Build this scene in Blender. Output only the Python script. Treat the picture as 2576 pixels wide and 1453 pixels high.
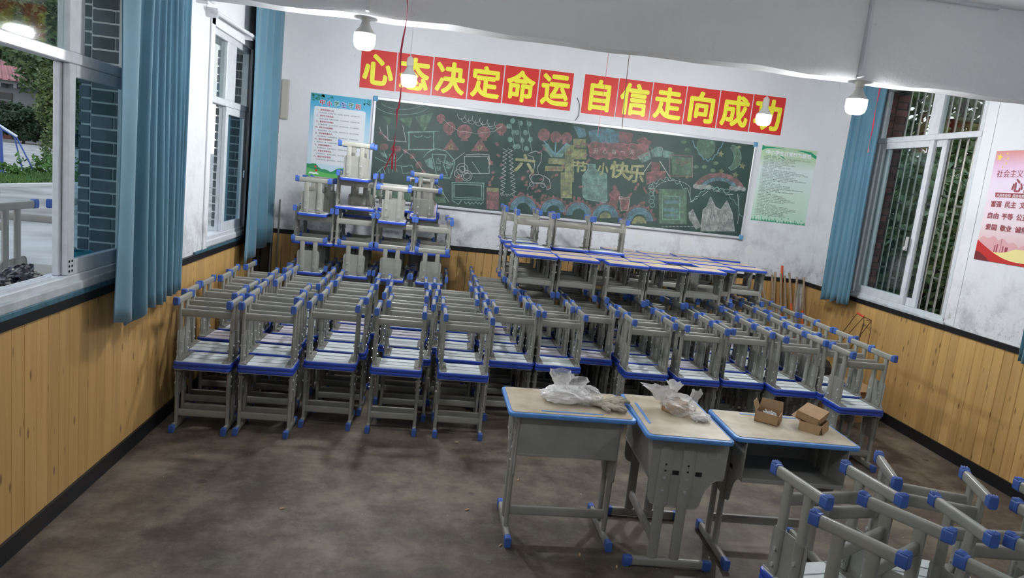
import bpy, bmesh, math, random
from mathutils import Vector, Matrix
random.seed(7)
S = bpy.context.scene
for o in list(bpy.data.objects): bpy.data.objects.remove(o)
COL = S.collection
PI = math.pi

# ------------------------------------------------------------ camera, sky, exposure
W0, H0 = 2576, 1453
F, ROLL, PITCH, YAW = 1762.0, 0.1095, 0.1550, 0.1205
CP = Vector((1.590, 0.0, 1.72))
fwd = Vector((math.sin(YAW)*math.cos(PITCH), math.cos(YAW)*math.cos(PITCH), -math.sin(PITCH)))
rt = Vector((math.cos(YAW), -math.sin(YAW), 0)); up = rt.cross(fwd)
r2 = math.cos(ROLL)*rt + math.sin(ROLL)*up; u2 = -math.sin(ROLL)*rt + math.cos(ROLL)*up
cd = bpy.data.cameras.new('camera'); cam = bpy.data.objects.new('camera', cd); COL.objects.link(cam)
cam.matrix_world = Matrix(((r2.x, u2.x, -fwd.x, CP.x), (r2.y, u2.y, -fwd.y, CP.y), (r2.z, u2.z, -fwd.z, CP.z), (0, 0, 0, 1)))
cd.sensor_width = 36; cd.lens = F/W0*36; cd.clip_start = 0.05; cd.clip_end = 500
S.camera = cam
LAMP_POWER = 270.0        # emission strength of the bulbs
SKY = 1.5
EXPOSURE = 0.0
S.view_settings.view_transform = 'Standard'; S.view_settings.look = 'None'
S.view_settings.gamma = 1.0; S.view_settings.use_curve_mapping = False
S.view_settings.exposure = EXPOSURE
wd = bpy.data.worlds.new('evening_sky'); S.world = wd; wd.use_nodes = True
nt = wd.node_tree; nt.nodes.clear()
wo = nt.nodes.new('ShaderNodeOutputWorld'); wb = nt.nodes.new('ShaderNodeBackground')
tc = nt.nodes.new('ShaderNodeTexCoord'); sx = nt.nodes.new('ShaderNodeSeparateXYZ'); cr = nt.nodes.new('ShaderNodeValToRGB')
nt.links.new(tc.outputs['Generated'], sx.inputs[0]); nt.links.new(sx.outputs['Z'], cr.inputs[0])
cr.color_ramp.elements[0].color = (0.95, 0.93, 0.88, 1); cr.color_ramp.elements[1].color = (0.55, 0.70, 0.95, 1)
nt.links.new(cr.outputs[0], wb.inputs[0]); wb.inputs[1].default_value = SKY; nt.links.new(wb.outputs[0], wo.inputs[0])

def at(px, py, ax, val):
    """a point of the photograph's frame turned into a point of the room on the plane axis = val"""
    d = (px-W0/2)/F*r2 - (py-H0/2)/F*u2 + fwd
    return CP + d*((val-CP[ax])/d[ax])

# ------------------------------------------------------------ materials
def newmat(name):
    m = bpy.data.materials.new(name); m.use_nodes = True
    return m, m.node_tree.nodes, m.node_tree.links, m.node_tree.nodes['Principled BSDF']
def mat(name, col, rough=0.5, metal=0.0, var=0.0, vscale=8, bump=0.0, bscale=60, coat=0.0, rand=0.0, dark=None, spec=None):
    m, N, L, b = newmat(name)
    b.inputs['Roughness'].default_value = rough; b.inputs['Metallic'].default_value = metal
    b.inputs['Base Color'].default_value = (*col, 1)
    if coat: b.inputs['Coat Weight'].default_value = coat
    if spec is not None: b.inputs['Specular IOR Level'].default_value = spec
    tcn = N.new('ShaderNodeTexCoord'); out = None
    if var or rand:
        n = N.new('ShaderNodeTexNoise'); n.inputs['Scale'].default_value = vscale; n.inputs['Detail'].default_value = 6
        g = N.new('ShaderNodeNewGeometry'); L.new(g.outputs['Position'], n.inputs['Vector'])
        mx = N.new('ShaderNodeMix'); mx.data_type = 'RGBA'
        c2 = dark or tuple(c*(1-var) for c in col)
        mx.inputs[6].default_value = (*col, 1); mx.inputs[7].default_value = (*c2, 1)
        r = N.new('ShaderNodeValToRGB'); r.color_ramp.elements[0].position = .38; r.color_ramp.elements[1].position = .68
        L.new(n.outputs['Fac'], r.inputs[0]); L.new(r.outputs[0], mx.inputs[0]); out = mx.outputs[2]
        if rand:
            oi = N.new('ShaderNodeObjectInfo'); mr = N.new('ShaderNodeMapRange')
            mr.inputs[3].default_value = 1-rand; mr.inputs[4].default_value = 1+rand*.5
            L.new(oi.outputs['Random'], mr.inputs[0])
            hs = N.new('ShaderNodeHueSaturation'); L.new(mr.outputs[0], hs.inputs['Value']); L.new(out, hs.inputs['Color']); out = hs.outputs[0]
        L.new(out, b.inputs['Base Color'])
    if bump:
        n2 = N.new('ShaderNodeTexNoise'); n2.inputs['Scale'].default_value = bscale; n2.inputs['Detail'].default_value = 4
        g2 = N.new('ShaderNodeNewGeometry'); L.new(g2.outputs['Position'], n2.inputs['Vector'])
        bp = N.new('ShaderNodeBump'); bp.inputs['Strength'].default_value = bump; bp.inputs['Distance'].default_value = .01
        L.new(n2.outputs['Fac'], bp.inputs['Height']); L.new(bp.outputs[0], b.inputs['Normal'])
    return m

def plaster(name, col, stain):
    m, N, L, b = newmat(name); b.inputs['Roughness'].default_value = .72
    b.inputs['Specular IOR Level'].default_value = .3
    g = N.new('ShaderNodeNewGeometry')
    def noise(sc, det=6, r=.6):
        n = N.new('ShaderNodeTexNoise'); n.inputs['Scale'].default_value = sc; n.inputs['Detail'].default_value = det; n.inputs['Roughness'].default_value = r
        L.new(g.outputs['Position'], n.inputs['Vector']); return n.outputs['Fac']
    def ramp(src, a, c):
        r = N.new('ShaderNodeMapRange'); r.inputs[1].default_value = a; r.inputs[2].default_value = c; L.new(src, r.inputs[0]); return r.outputs[0]
    def math2(op, a, c):
        k = N.new('ShaderNodeMath'); k.operation = op
        for i, s in enumerate((a, c)):
            if isinstance(s, (int, float)): k.inputs[i].default_value = s
            else: L.new(s, k.inputs[i])
        return k.outputs[0]
    def mix(f, a, c):
        k = N.new('ShaderNodeMix'); k.data_type = 'RGBA'
        L.new(f, k.inputs[0]) if not isinstance(f, float) else None
        for i, s in ((6, a), (7, c)):
            if isinstance(s, tuple): k.inputs[i].default_value = (*s, 1)
            else: L.new(s, k.inputs[i])
        return k.outputs[2]
    sep = N.new('ShaderNodeSeparateXYZ'); L.new(g.outputs['Position'], sep.inputs[0])
    broad = ramp(noise(1.3), .45, .75)
    c1 = mix(broad, col, tuple(c*.9 for c in col))
    smear = ramp(noise(3.2, 8, .7), .48, .66)
    low = ramp(sep.outputs['Z'], 1.95, 1.05)        # grime kept to the band children reach
    f = math2('MULTIPLY', math2('MULTIPLY', smear, low), .75)
    c2 = mix(f, c1, stain)
    spots = ramp(noise(11, 3, .5), .73, .77)
    c3 = mix(math2('MULTIPLY', spots, .28), c2, (.34, .34, .33))
    peel = math2('MULTIPLY', ramp(noise(20, 8, .8), .54, .60), ramp(sep.outputs['Z'], 1.25, 1.03))
    c4 = mix(math2('MULTIPLY', peel, .5), c3, (.18, .17, .16))
    L.new(c4, b.inputs['Base Color'])
    bp = N.new('ShaderNodeBump'); bp.inputs['Strength'].default_value = .35; bp.inputs['Distance'].default_value = .02
    L.new(noise(9, 8, .6), bp.inputs['Height']); L.new(bp.outputs[0], b.inputs['Normal'])
    return m

def pine(name, col):
    m, N, L, b = newmat(name); b.inputs['Roughness'].default_value = .42
    tcn = N.new('ShaderNodeTexCoord'); oi = N.new('ShaderNodeObjectInfo')
    ad = N.new('ShaderNodeVectorMath'); ad.operation = 'ADD'
    mu = N.new('ShaderNodeVectorMath'); mu.operation = 'SCALE'; mu.inputs['Scale'].default_value = 40
    cmb = N.new('ShaderNodeCombineXYZ'); L.new(oi.outputs['Random'], cmb.inputs[0]); L.new(oi.outputs['Random'], cmb.inputs[2]); L.new(cmb.outputs[0], mu.inputs[0])
    L.new(tcn.outputs['Object'], ad.inputs[0]); L.new(mu.outputs[0], ad.inputs[1])
    mp = N.new('ShaderNodeMapping'); mp.inputs['Scale'].default_value = (34, 34, 1.6); L.new(ad.outputs[0], mp.inputs[0])
    n = N.new('ShaderNodeTexNoise'); n.inputs['Scale'].default_value = 1; n.inputs['Detail'].default_value = 5; L.new(mp.outputs[0], n.inputs['Vector'])
    mx = N.new('ShaderNodeMix'); mx.data_type = 'RGBA'; mx.inputs[6].default_value = (*col, 1); mx.inputs[7].default_value = (col[0]*.80, col[1]*.74, col[2]*.66, 1)
    r = N.new('ShaderNodeMapRange'); r.inputs[1].default_value = .42; r.inputs[2].default_value = .8; L.new(n.outputs['Fac'], r.inputs[0]); L.new(r.outputs[0], mx.inputs[0])
    # knots
    mp2 = N.new('ShaderNodeMapping'); mp2.inputs['Scale'].default_value = (16, 16, 5.5); L.new(ad.outputs[0], mp2.inputs[0])
    v = N.new('ShaderNodeTexVoronoi'); v.inputs['Scale'].default_value = 1; L.new(mp2.outputs[0], v.inputs['Vector'])
    kr = N.new('ShaderNodeMapRange'); kr.inputs[1].default_value = .17; kr.inputs[2].default_value = .07; L.new(v.outputs['Distance'], kr.inputs[0])
    k2 = N.new('ShaderNodeMath'); k2.operation = 'MULTIPLY'; k2.inputs[1].default_value = .75; L.new(kr.outputs[0], k2.inputs[0])
    mk = N.new('ShaderNodeMix'); mk.data_type = 'RGBA'; mk.inputs[7].default_value = (.10, .045, .015, 1)
    L.new(k2.outputs[0], mk.inputs[0]); L.new(mx.outputs[2], mk.inputs[6])
    hs = N.new('ShaderNodeHueSaturation'); mr = N.new('ShaderNodeMapRange'); mr.inputs[3].default_value = .86; mr.inputs[4].default_value = 1.1
    L.new(oi.outputs['Random'], mr.inputs[0]); L.new(mr.outputs[0], hs.inputs['Value']); L.new(mk.outputs[2], hs.inputs['Color'])
    L.new(hs.outputs[0], b.inputs['Base Color'])
    return m

def concrete():
    m, N, L, b = newmat('worn_concrete')
    g = N.new('ShaderNodeNewGeometry')
    def noise(sc, det=8, r=.6, dist=0):
        n = N.new('ShaderNodeTexNoise'); n.inputs['Scale'].default_value = sc; n.inputs['Detail'].default_value = det; n.inputs['Roughness'].default_value = r; n.inputs['Distortion'].default_value = dist
        L.new(g.outputs['Position'], n.inputs['Vector']); return n.outputs['Fac']
    cr = N.new('ShaderNodeValToRGB'); e = cr.color_ramp.elements
    e[0].position = .40; e[0].color = (.046, .034, .025, 1); e[1].position = .62; e[1].color = (.180, .150, .112, 1)
    x = e.new(.5); x.color = (.095, .074, .055, 1)
    L.new(noise(2.1, 12, .72, 0), cr.inputs[0])
    fine = N.new('ShaderNodeMapRange'); fine.inputs[1].default_value = .5; fine.inputs[2].default_value = .62; L.new(noise(6.5, 12, .8, 0), fine.inputs[0])
    mx = N.new('ShaderNodeMix'); mx.data_type = 'RGBA'; mx.inputs[7].default_value = (.22, .195, .155, 1)
    f2 = N.new('ShaderNodeMath'); f2.operation = 'MULTIPLY'; f2.inputs[1].default_value = .3; L.new(fine.outputs[0], f2.inputs[0]); L.new(f2.outputs[0], mx.inputs[0]); L.new(cr.outputs[0], mx.inputs[6])
    sp = N.new('ShaderNodeMapRange'); sp.inputs[1].default_value = .75; sp.inputs[2].default_value = .79; L.new(noise(42, 2, .5), sp.inputs[0])
    m3 = N.new('ShaderNodeMix'); m3.data_type = 'RGBA'; m3.inputs[7].default_value = (.42, .38, .33, 1); L.new(sp.outputs[0], m3.inputs[0]); L.new(mx.outputs[2], m3.inputs[6])
    vo = N.new('ShaderNodeTexVoronoi'); vo.inputs['Scale'].default_value = 2.6; L.new(g.outputs['Position'], vo.inputs['Vector'])
    vr = N.new('ShaderNodeMapRange'); vr.inputs[1].default_value = .085; vr.inputs[2].default_value = .055; vr.inputs[4].default_value = .7; L.new(vo.outputs['Distance'], vr.inputs[0])
    m4 = N.new('ShaderNodeMix'); m4.data_type = 'RGBA'; m4.inputs[7].default_value = (.025, .02, .016, 1); L.new(vr.outputs[0], m4.inputs[0]); L.new(m3.outputs[2], m4.inputs[6])
    L.new(m4.outputs[2], b.inputs['Base Color'])
    rr = N.new('ShaderNodeMapRange'); rr.inputs[3].default_value = .42; rr.inputs[4].default_value = .68; L.new(noise(2.6), rr.inputs[0]); L.new(rr.outputs[0], b.inputs['Roughness'])
    bp = N.new('ShaderNodeBump'); bp.inputs['Strength'].default_value = .3; bp.inputs['Distance'].default_value = .01
    L.new(noise(14, 10, .7), bp.inputs['Height']); L.new(bp.outputs[0], b.inputs['Normal'])
    return m

def glassmat(name, tint=(.85, .92, .95), a=.12):
    m, N, L, b = newmat(name); N.remove(b)
    o = N['Material Output']; t = N.new('ShaderNodeBsdfTransparent'); t.inputs[0].default_value = (*tint, 1)
    g = N.new('ShaderNodeBsdfGlossy'); g.inputs['Roughness'].default_value = .04
    lw = N.new('ShaderNodeLayerWeight'); lw.inputs[0].default_value = .5
    pw = N.new('ShaderNodeMath'); pw.operation = 'POWER'; pw.inputs[1].default_value = 4; L.new(lw.outputs['Facing'], pw.inputs[0])
    fr = N.new('ShaderNodeMath'); fr.operation = 'MULTIPLY_ADD'; fr.inputs[1].default_value = .55; fr.inputs[2].default_value = .03; L.new(pw.outputs[0], fr.inputs[0])
    mx = N.new('ShaderNodeMixShader'); L.new(fr.outputs[0], mx.inputs[0]); L.new(t.outputs[0], mx.inputs[1]); L.new(g.outputs[0], mx.inputs[2]); L.new(mx.outputs[0], o.inputs[0])
    return m

def plastic_film(name, opacity=.45):
    m, N, L, b = newmat(name); o = N['Material Output']
    b.inputs['Base Color'].default_value = (.86, .85, .84, 1); b.inputs['Roughness'].default_value = .22
    t = N.new('ShaderNodeBsdfTransparent'); lw = N.new('ShaderNodeLayerWeight'); lw.inputs[0].default_value = .5
    mr = N.new('ShaderNodeMapRange'); mr.inputs[3].default_value = opacity; mr.inputs[4].default_value = min(1, opacity+.45)
    L.new(lw.outputs['Facing'], mr.inputs[0])
    mx = N.new('ShaderNodeMixShader'); L.new(mr.outputs[0], mx.inputs[0]); L.new(t.outputs[0], mx.inputs[1]); L.new(b.outputs[0], mx.inputs[2]); L.new(mx.outputs[0], o.inputs[0])
    return m

def chalkmat(name, col, dens=.5):
    m, N, L, b = newmat(name); o = N['Material Output']
    b.inputs['Base Color'].default_value = (*col, 1); b.inputs['Roughness'].default_value = .95
    g = N.new('ShaderNodeNewGeometry'); n = N.new('ShaderNodeTexNoise'); n.inputs['Scale'].default_value = 26; n.inputs['Detail'].default_value = 5; n.inputs['Roughness'].default_value = .62
    L.new(g.outputs['Position'], n.inputs['Vector'])
    mr = N.new('ShaderNodeMapRange'); mr.inputs[1].default_value = .35; mr.inputs[2].default_value = .65; mr.inputs[3].default_value = max(0, dens-.22); mr.inputs[4].default_value = min(1, dens+.22)
    L.new(n.outputs['Fac'], mr.inputs[0])
    t = N.new('ShaderNodeBsdfTransparent'); mx = N.new('ShaderNodeMixShader')
    L.new(mr.outputs[0], mx.inputs[0]); L.new(t.outputs[0], mx.inputs[1]); L.new(b.outputs[0], mx.inputs[2]); L.new(mx.outputs[0], o.inputs[0])
    return m

def gradmat(name, stops, axis='Z', rough=.45):
    """printed gradient along the object's own height (0..1 in generated coordinates)"""
    m, N, L, b = newmat(name); b.inputs['Roughness'].default_value = rough
    t = N.new('ShaderNodeTexCoord'); s = N.new('ShaderNodeSeparateXYZ'); L.new(t.outputs['Generated'], s.inputs[0])
    c = N.new('ShaderNodeValToRGB'); e = c.color_ramp.elements
    while len(e) > 1: e.remove(e[0])
    e[0].position = stops[0][0]; e[0].color = (*stops[0][1], 1)
    for p, col in stops[1:]:
        x = e.new(p); x.color = (*col, 1)
    L.new(s.outputs[axis], c.inputs[0]); L.new(c.outputs[0], b.inputs['Base Color'])
    return m

M = {}
M['wall'] = plaster('white_plaster', (.72, .74, .775), (.36, .36, .37))
M['beam'] = plaster('beam_plaster', (.80, .81, .825), (.4, .4, .4))
M['ceiling'] = plaster('ceiling_plaster', (.72, .73, .75), (.5, .5, .5))
M['pine'] = pine('pine_planks', (.57, .36, .135))
M['floor'] = concrete()
M['black'] = mat('black_paint', (.008, .008, .010), .45)
M['alu'] = mat('white_frame', (.62, .66, .70), .35, var=.12, vscale=20)
M['alu_dirty'] = mat('sill_tile', (.50, .55, .58), .5, var=.3, vscale=9)
M['teal_paint'] = mat('teal_paint_edge', (.06, .16, .22), .6, var=.5, vscale=30)
M['glass'] = glassmat('window_glass', (.62, .74, .78))
M['clear'] = glassmat('clear_glass', (.86, .9, .9))
M['grey'] = mat('grey_enamel', (.305, .302, .268), .27, var=.08, vscale=14, rand=.08)
M['grey_worn'] = mat('worn_grey_enamel', (.315, .313, .280), .33, var=.16, vscale=9, rand=.04)
M['plate'] = mat('grey_plate', (.285, .284, .255), .34, var=.18, vscale=12, rand=.10)
M['cap'] = mat('blue_plastic_cap', (.055, .125, .42), .38, rand=.12, var=.1)
M['rim'] = mat('blue_seat_rim', (.030, .075, .46), .30, rand=.08, var=.05)
M['deskrim'] = mat('light_blue_rim', (.10, .28, .66), .35, var=.15, vscale=30)
M['tan'] = mat('tan_laminate', (.56, .46, .33), .36, var=.14, vscale=18, rand=.05)
def ribbed(name, col):
    m = mat(name, col, .45, var=.10, vscale=14, rand=.04); N = m.node_tree.nodes; L = m.node_tree.links; b = N['Principled BSDF']
    src = b.inputs['Base Color'].links[0].from_socket
    t = N.new('ShaderNodeTexCoord'); sp = N.new('ShaderNodeSeparateXYZ'); L.new(t.outputs['Object'], sp.inputs[0])
    ab = N.new('ShaderNodeMath'); ab.operation = 'ABSOLUTE'; L.new(sp.outputs['Y'], ab.inputs[0])
    cp = N.new('ShaderNodeMath'); cp.operation = 'COMPARE'; cp.inputs[1].default_value = .038; cp.inputs[2].default_value = .003; L.new(ab.outputs[0], cp.inputs[0])
    mx = N.new('ShaderNodeMix'); mx.data_type = 'RGBA'; mx.inputs[7].default_value = (.26, .28, .32, 1); L.new(cp.outputs[0], mx.inputs[0]); L.new(src, mx.inputs[6]); L.new(mx.outputs[2], b.inputs['Base Color'])
    return m
M['under'] = ribbed('pale_underside', (.72, .78, .79))
M['pink'] = ribbed('pinkish_underside', (.70, .66, .73))
M['galv'] = mat('galvanised_flange', (.32, .32, .30), .42, metal=.4, var=.3, vscale=60)
M['chrome'] = mat('bolt_steel', (.72, .72, .72), .25, metal=.55)
M['curtain'] = mat('teal_curtain', (.085, .205, .285), .75, var=.12, vscale=5, bump=.2, bscale=400)
M['curtain'].node_tree.nodes['Principled BSDF'].inputs['Sheen Weight'].default_value = .3
M['navy'] = mat('dark_navy', (.02, .03, .045), .8)
M['brick'] = mat('grey_brick', (.14, .165, .18), .85, var=.3, vscale=12, rand=.35)
M['redbrick'] = mat('red_brick', (.22, .10, .085), .85, var=.4, vscale=12, rand=.3)
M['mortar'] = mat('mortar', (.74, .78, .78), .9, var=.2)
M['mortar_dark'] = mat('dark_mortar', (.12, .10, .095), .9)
M['board'] = mat('blackboard_green', (.022, .052, .043), .55, var=.45, vscale=5, dark=(.040, .075, .065))
M['steel'] = mat('steel_bar', (.34, .335, .30), .3, metal=.5)
M['rust'] = mat('rusty_wire', (.10, .045, .02), .6)
M['card'] = mat('brown_cardboard', (.40, .25, .13), .8, var=.15, vscale=30)
M['card_in'] = mat('cardboard_inside', (.34, .22, .12), .85)
M['glove'] = mat('grey_cotton', (.42, .38, .30), .95, var=.25, vscale=40, bump=.5, bscale=500)
M['film'] = plastic_film('plastic_film', .26)
M['leaf'] = mat('leaf_green', (.06, .12, .035), .5, var=.7, vscale=3, dark=(.17, .22, .07))
M['leaf_dark'] = mat('leaf_dark_green', (.055, .11, .045), .42, var=.6, vscale=4, dark=(.18, .25, .10))
M['bush_dark'] = mat('bush_dark_green', (.016, .036, .018), .6, var=.6, vscale=1, dark=(.035, .07, .03))
M['trunk'] = mat('bark', (.05, .035, .025), .9)
M['chip'] = mat('wood_chip', (.45, .30, .18), .8)
M['red_plastic'] = mat('red_plastic', (.55, .05, .03), .5)
M['conduit'] = mat('white_conduit', (.62, .63, .66), .5)
M['pipe'] = mat('white_rod', (.68, .70, .73), .4)

# ------------------------------------------------------------ mesh building
class MB:
    def __init__(s): s.v = []; s.f = []
    def add(s, vs, fs):
        n = len(s.v); s.v += [tuple(v) for v in vs]; s.f += [tuple(i+n for i in f) for f in fs]; return s
    def box(s, c, d, rot=None):
        x, y, z = [k/2 for k in d]
        vs = [Vector((a*x, b*y, e*z)) for a in (-1, 1) for b in (-1, 1) for e in (-1, 1)]
        if rot: vs = [rot @ v for v in vs]
        c = Vector(c)
        return s.add([v+c for v in vs], [(0, 1, 3, 2), (4, 6, 7, 5), (0, 4, 5, 1), (2, 3, 7, 6), (0, 2, 6, 4), (1, 5, 7, 3)])
    def bb(s, lo, hi): return s.box([(a+b)/2 for a, b in zip(lo, hi)], [b-a for a, b in zip(lo, hi)])
    def loop(s, prof, pts, frames=None, cap=True):
        """sweep: prof list of (a,b); pts list of 3D points; frames list of (A,B) vectors"""
        n = len(prof); base = len(s.v)
        for p, (A, B) in zip(pts, frames):
            for a, b in prof: s.v.append(tuple(Vector(p)+A*a+B*b))
        for i in range(len(pts)-1):
            for j in range(n):
                k = (j+1) % n
                s.f.append((base+i*n+j, base+i*n+k, base+(i+1)*n+k, base+(i+1)*n+j))
        if cap:
            s.f.append(tuple(base+j for j in reversed(range(n)))); s.f.append(tuple(base+(len(pts)-1)*n+j for j in range(n)))
        return s
    def tube(s, p, q, ra, rb=None, A=None, n=12, e=2.0):
        """oval tube from p to q; ra along A, rb along the other side; e>2 gives flatter sides"""
        p, q = Vector(p), Vector(q); rb = rb or ra; d = (q-p).normalized()
        if A is None: A = Vector((1, 0, 0)) if abs(d.x) < .9 else Vector((0, 1, 0))
        A = Vector(A); A = (A-d*A.dot(d)).normalized(); B = d.cross(A)
        prof = []
        for i in range(n):
            t = 2*PI*(i+.5)/n; c, sn = math.cos(t), math.sin(t)
            prof.append((ra*math.copysign(abs(c)**(2/e), c), rb*math.copysign(abs(sn)**(2/e), sn)))
        return s.loop(prof, [p, q], [(A, B)]*2)
    def path(s, pts, r, n=6):
        pts = [Vector(p) for p in pts]; fr = []
        A = None
        for i in range(len(pts)):
            d = (pts[min(i+1, len(pts)-1)]-pts[max(i-1, 0)]).normalized()
            if A is None: A = Vector((0, 0, 1)) if abs(d.z) < .9 else Vector((1, 0, 0))
            A = (A-d*A.dot(d)).normalized(); fr.append((A, d.cross(A)))
        prof = [(r*math.cos(2*PI*i/n), r*math.sin(2*PI*i/n)) for i in range(n)]
        return s.loop(prof, pts, fr)
    def prism(s, poly, plane, a, b):
        """extrude 2D polygon; plane 'yz','xz','xy' from a to b on the remaining axis"""
        def mk(u, v, w): return {'yz': (w, u, v), 'xz': (u, w, v), 'xy': (u, v, w)}[plane]
        n = len(poly)
        vs = [mk(u, v, a) for u, v in poly]+[mk(u, v, b) for u, v in poly]
        return s.add(vs, [tuple(reversed(range(n))), tuple(range(n, 2*n))]+[(i, (i+1) % n, n+(i+1) % n, n+i) for i in range(n)])
    def mesh(s, name, smooth=False, bevel=0, seg=2):
        me = bpy.data.meshes.new(name); me.from_pydata(s.v, [], s.f); me.validate()
        bm = bmesh.new(); bm.from_mesh(me); bmesh.ops.recalc_face_normals(bm, faces=bm.faces)
        if bevel:
            es = [e for e in bm.edges if len(e.link_faces) == 2 and e.calc_face_angle(0) > .6]
            bmesh.ops.bevel(bm, geom=es, offset=bevel, segments=seg, affect='EDGES', profile=.5, clamp_overlap=True)
        if smooth:
            for f in bm.faces: f.smooth = True
            for e in bm.edges:
                if len(e.link_faces) == 2 and e.calc_face_angle(0) > .65: e.smooth = False
        bm.to_mesh(me); bm.free(); return me

def obj(name, me, m=None, parent=None, loc=None, rot=None):
    if isinstance(me, MB): me = me.mesh(name)
    o = bpy.data.objects.new(name, me); COL.objects.link(o)
    if m is not None:
        if isinstance(m, str): m = M[m]
        if not me.materials: me.materials.append(m)
    if parent is not None: o.parent = parent
    if loc is not None: o.location = loc
    if rot is not None: o.rotation_euler = rot
    return o
def tag(o, label=None, cat=None, group=None, kind=None):
    for k, v in (('label', label), ('category', cat), ('group', group), ('kind', kind)):
        if v: o[k] = v
    return o
def empty(name, loc=(0, 0, 0), rot=(0, 0, 0), **k):
    o = bpy.data.objects.new(name, None); COL.objects.link(o); o.empty_display_size = .1
    o.location = loc; o.rotation_euler = rot; return tag(o, **k)
def struct(name, me=None, m=None, loc=None):
    o = obj(name, me, m, loc=loc) if me is not None else empty(name)
    o['kind'] = 'structure'; return o
def rrect(w, d, r, n=4, cx=0, cy=0):
    p = []
    for qx, qy, a0 in ((1, 1, 0), (-1, 1, 90), (-1, -1, 180), (1, -1, 270)):
        for i in range(n+1):
            a = math.radians(a0+90*i/n); p.append((cx+qx*(w/2-r)+r*math.cos(a), cy+qy*(d/2-r)+r*math.sin(a)))
    return p

# ================================================================ ROOM
YB = 7.16; CEIL = 3.12; CEILF = 2.955; Y0 = -1.6; RT = .985; RB = .945   # rail of the wainscot
XR0, XRB = 5.55, 5.645                                       # right wall leans slightly: x at y=3.5 and at the back
def xr(y): return 5.56+(y-3.5)*(5.645-5.56)/(YB-3.5)
ANG_R = math.atan2(5.645-5.56, YB-3.5)

floor = struct('floor', MB().bb((-.26, Y0, -.1), (5.95, YB+.25, 0)), 'floor')
ceiling = struct('ceiling', MB().bb((-.26, 3.95, CEIL), (5.95, YB+.25, CEIL+.15)).bb((-.26, Y0, CEILF), (5.95, 3.95, CEIL+.15)), 'ceiling')
# left wall with two openings (y0,y1,z0,z1)
def wall_strip(mb, x0, x1, ya, yb, holes, zt=CEIL):
    ys = sorted({ya, yb, *[h[0] for h in holes], *[h[1] for h in holes]})
    for a, b in zip(ys[:-1], ys[1:]):
        hs = [h for h in holes if h[0] <= a and h[1] >= b]
        if not hs: mb.bb((x0, a, 0), (x1, b, zt))
        else:
            mb.bb((x0, a, 0), (x1, b, hs[0][2])); mb.bb((x0, a, hs[0][3]), (x1, b, zt))
HL = [(1.0, 3.9, 1.02, 2.52), (5.15, 6.12, 1.03, 2.52)]
mb = MB(); wall_strip(mb, -.06, 0, Y0, YB, HL)
wall_left = struct('wall_left', mb, 'wall')
mb = MB(); wall_strip(mb, -.25, -.06, Y0, YB, [(1.0, 3.9, 1.02, 2.52), (5.15, 6.12, 1.03, 2.52)])
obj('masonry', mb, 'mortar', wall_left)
wall_back = struct('wall_back', MB().bb((-.25, YB, 0), (5.95, YB+.2, CEIL)), 'wall')
mb = MB(); HR = [(4.97, 6.32, .975, 2.93)]
wall_strip(mb, 0, .07, Y0-3.5, YB-3.5, [(h[0]-3.5, h[1]-3.5, h[2], h[3]) for h in HR])
wall_right = struct('wall_right', mb, 'wall'); wall_right.location = (5.56, 3.5, 0); wall_right.rotation_euler = (0, 0, -ANG_R)
mb = MB(); wall_strip(mb, .07, .27, Y0-3.5, YB-3.5, [(4.97-3.5, 6.32-3.5, .975, 2.93)])
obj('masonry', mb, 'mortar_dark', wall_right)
wall_front = struct('wall_front', MB().bb((-.25, Y0-.2, 0), (5.95, Y0, CEIL)), 'wall')

# bricks: exposed brick jambs at the far side of each window
def bricks(parent, mtl, x0, x1, yface, z0, z1, loc=Vector((0, 0, 0))):
    ch, br = .0655, .055; zz = z0; k = 0
    full = MB().box((0, 0, 0), (1, 1, 1)).mesh('brick', bevel=.03, seg=1); full.materials.append(M[mtl])
    L = x1-x0
    while zz+br < z1:
        cuts = [.30, .86] if k % 2 else [.30]
        xs = [0, *cuts, 1]
        for a, b in zip(xs[:-1], xs[1:]):
            dz = .016 if a == 0 else 0
            w = (b-a)*L-.008
            o = obj('brick', full, None, parent, (x0+(a+b)/2*L, yface+.008+random.uniform(-.002, .002), zz+br/2+dz))
            o.scale = (w, .03, br)
        zz += ch; k += 1
bricks(wall_left, 'brick', -.262, -.062, 3.9, 1.03, 2.52)
bricks(wall_left, 'brick', -.262, -.062, 6.12, 1.04, 2.52)
bricks(wall_right, 'redbrick', .075, .265, 6.32-3.5, .98, 2.93)

# planks of the wainscot, one object each
PW = .088
pll = MB().box((0, 0, 0), (.012, PW-.0012, RB-.075)).mesh('plank', bevel=.0012, seg=1); pll.materials.append(M['pine'])
pl = MB().box((0, 0, 0), (.012, PW-.002, RB-.075)).mesh('plank', bevel=.0025, seg=1); pl.materials.append(M['pine'])
plb = MB().box((0, 0, 0), (PW-.003, .012, RB-.075)).mesh('plank', bevel=.003, seg=1); plb.materials.append(M['pine'])
zc = (RB+.075)/2
y = 2.3
while y < 6.50:
    obj('plank', pll, None, wall_left, (.006, y+PW/2, zc)); y += PW
y = 2.3
while y+PW < YB-.01:
    obj('plank', pl, None, wall_right, (-.006+random.uniform(-.001, .001), y+PW/2-3.5, zc)); y += PW
o = obj('plank', pl, None, wall_right, (-.006, (y+YB-.012)/2-3.5, zc)); o.scale = (1, (YB-.012-y)/PW, 1)
x = .02
while x+PW < 5.64:
    obj('plank', plb, None, wall_back, (x+PW/2, YB-.006, zc)); x += PW
obj('backing_boards', MB().bb((0, Y0, .075), (.010, 2.3, RB)), 'pine', wall_left)
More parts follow.
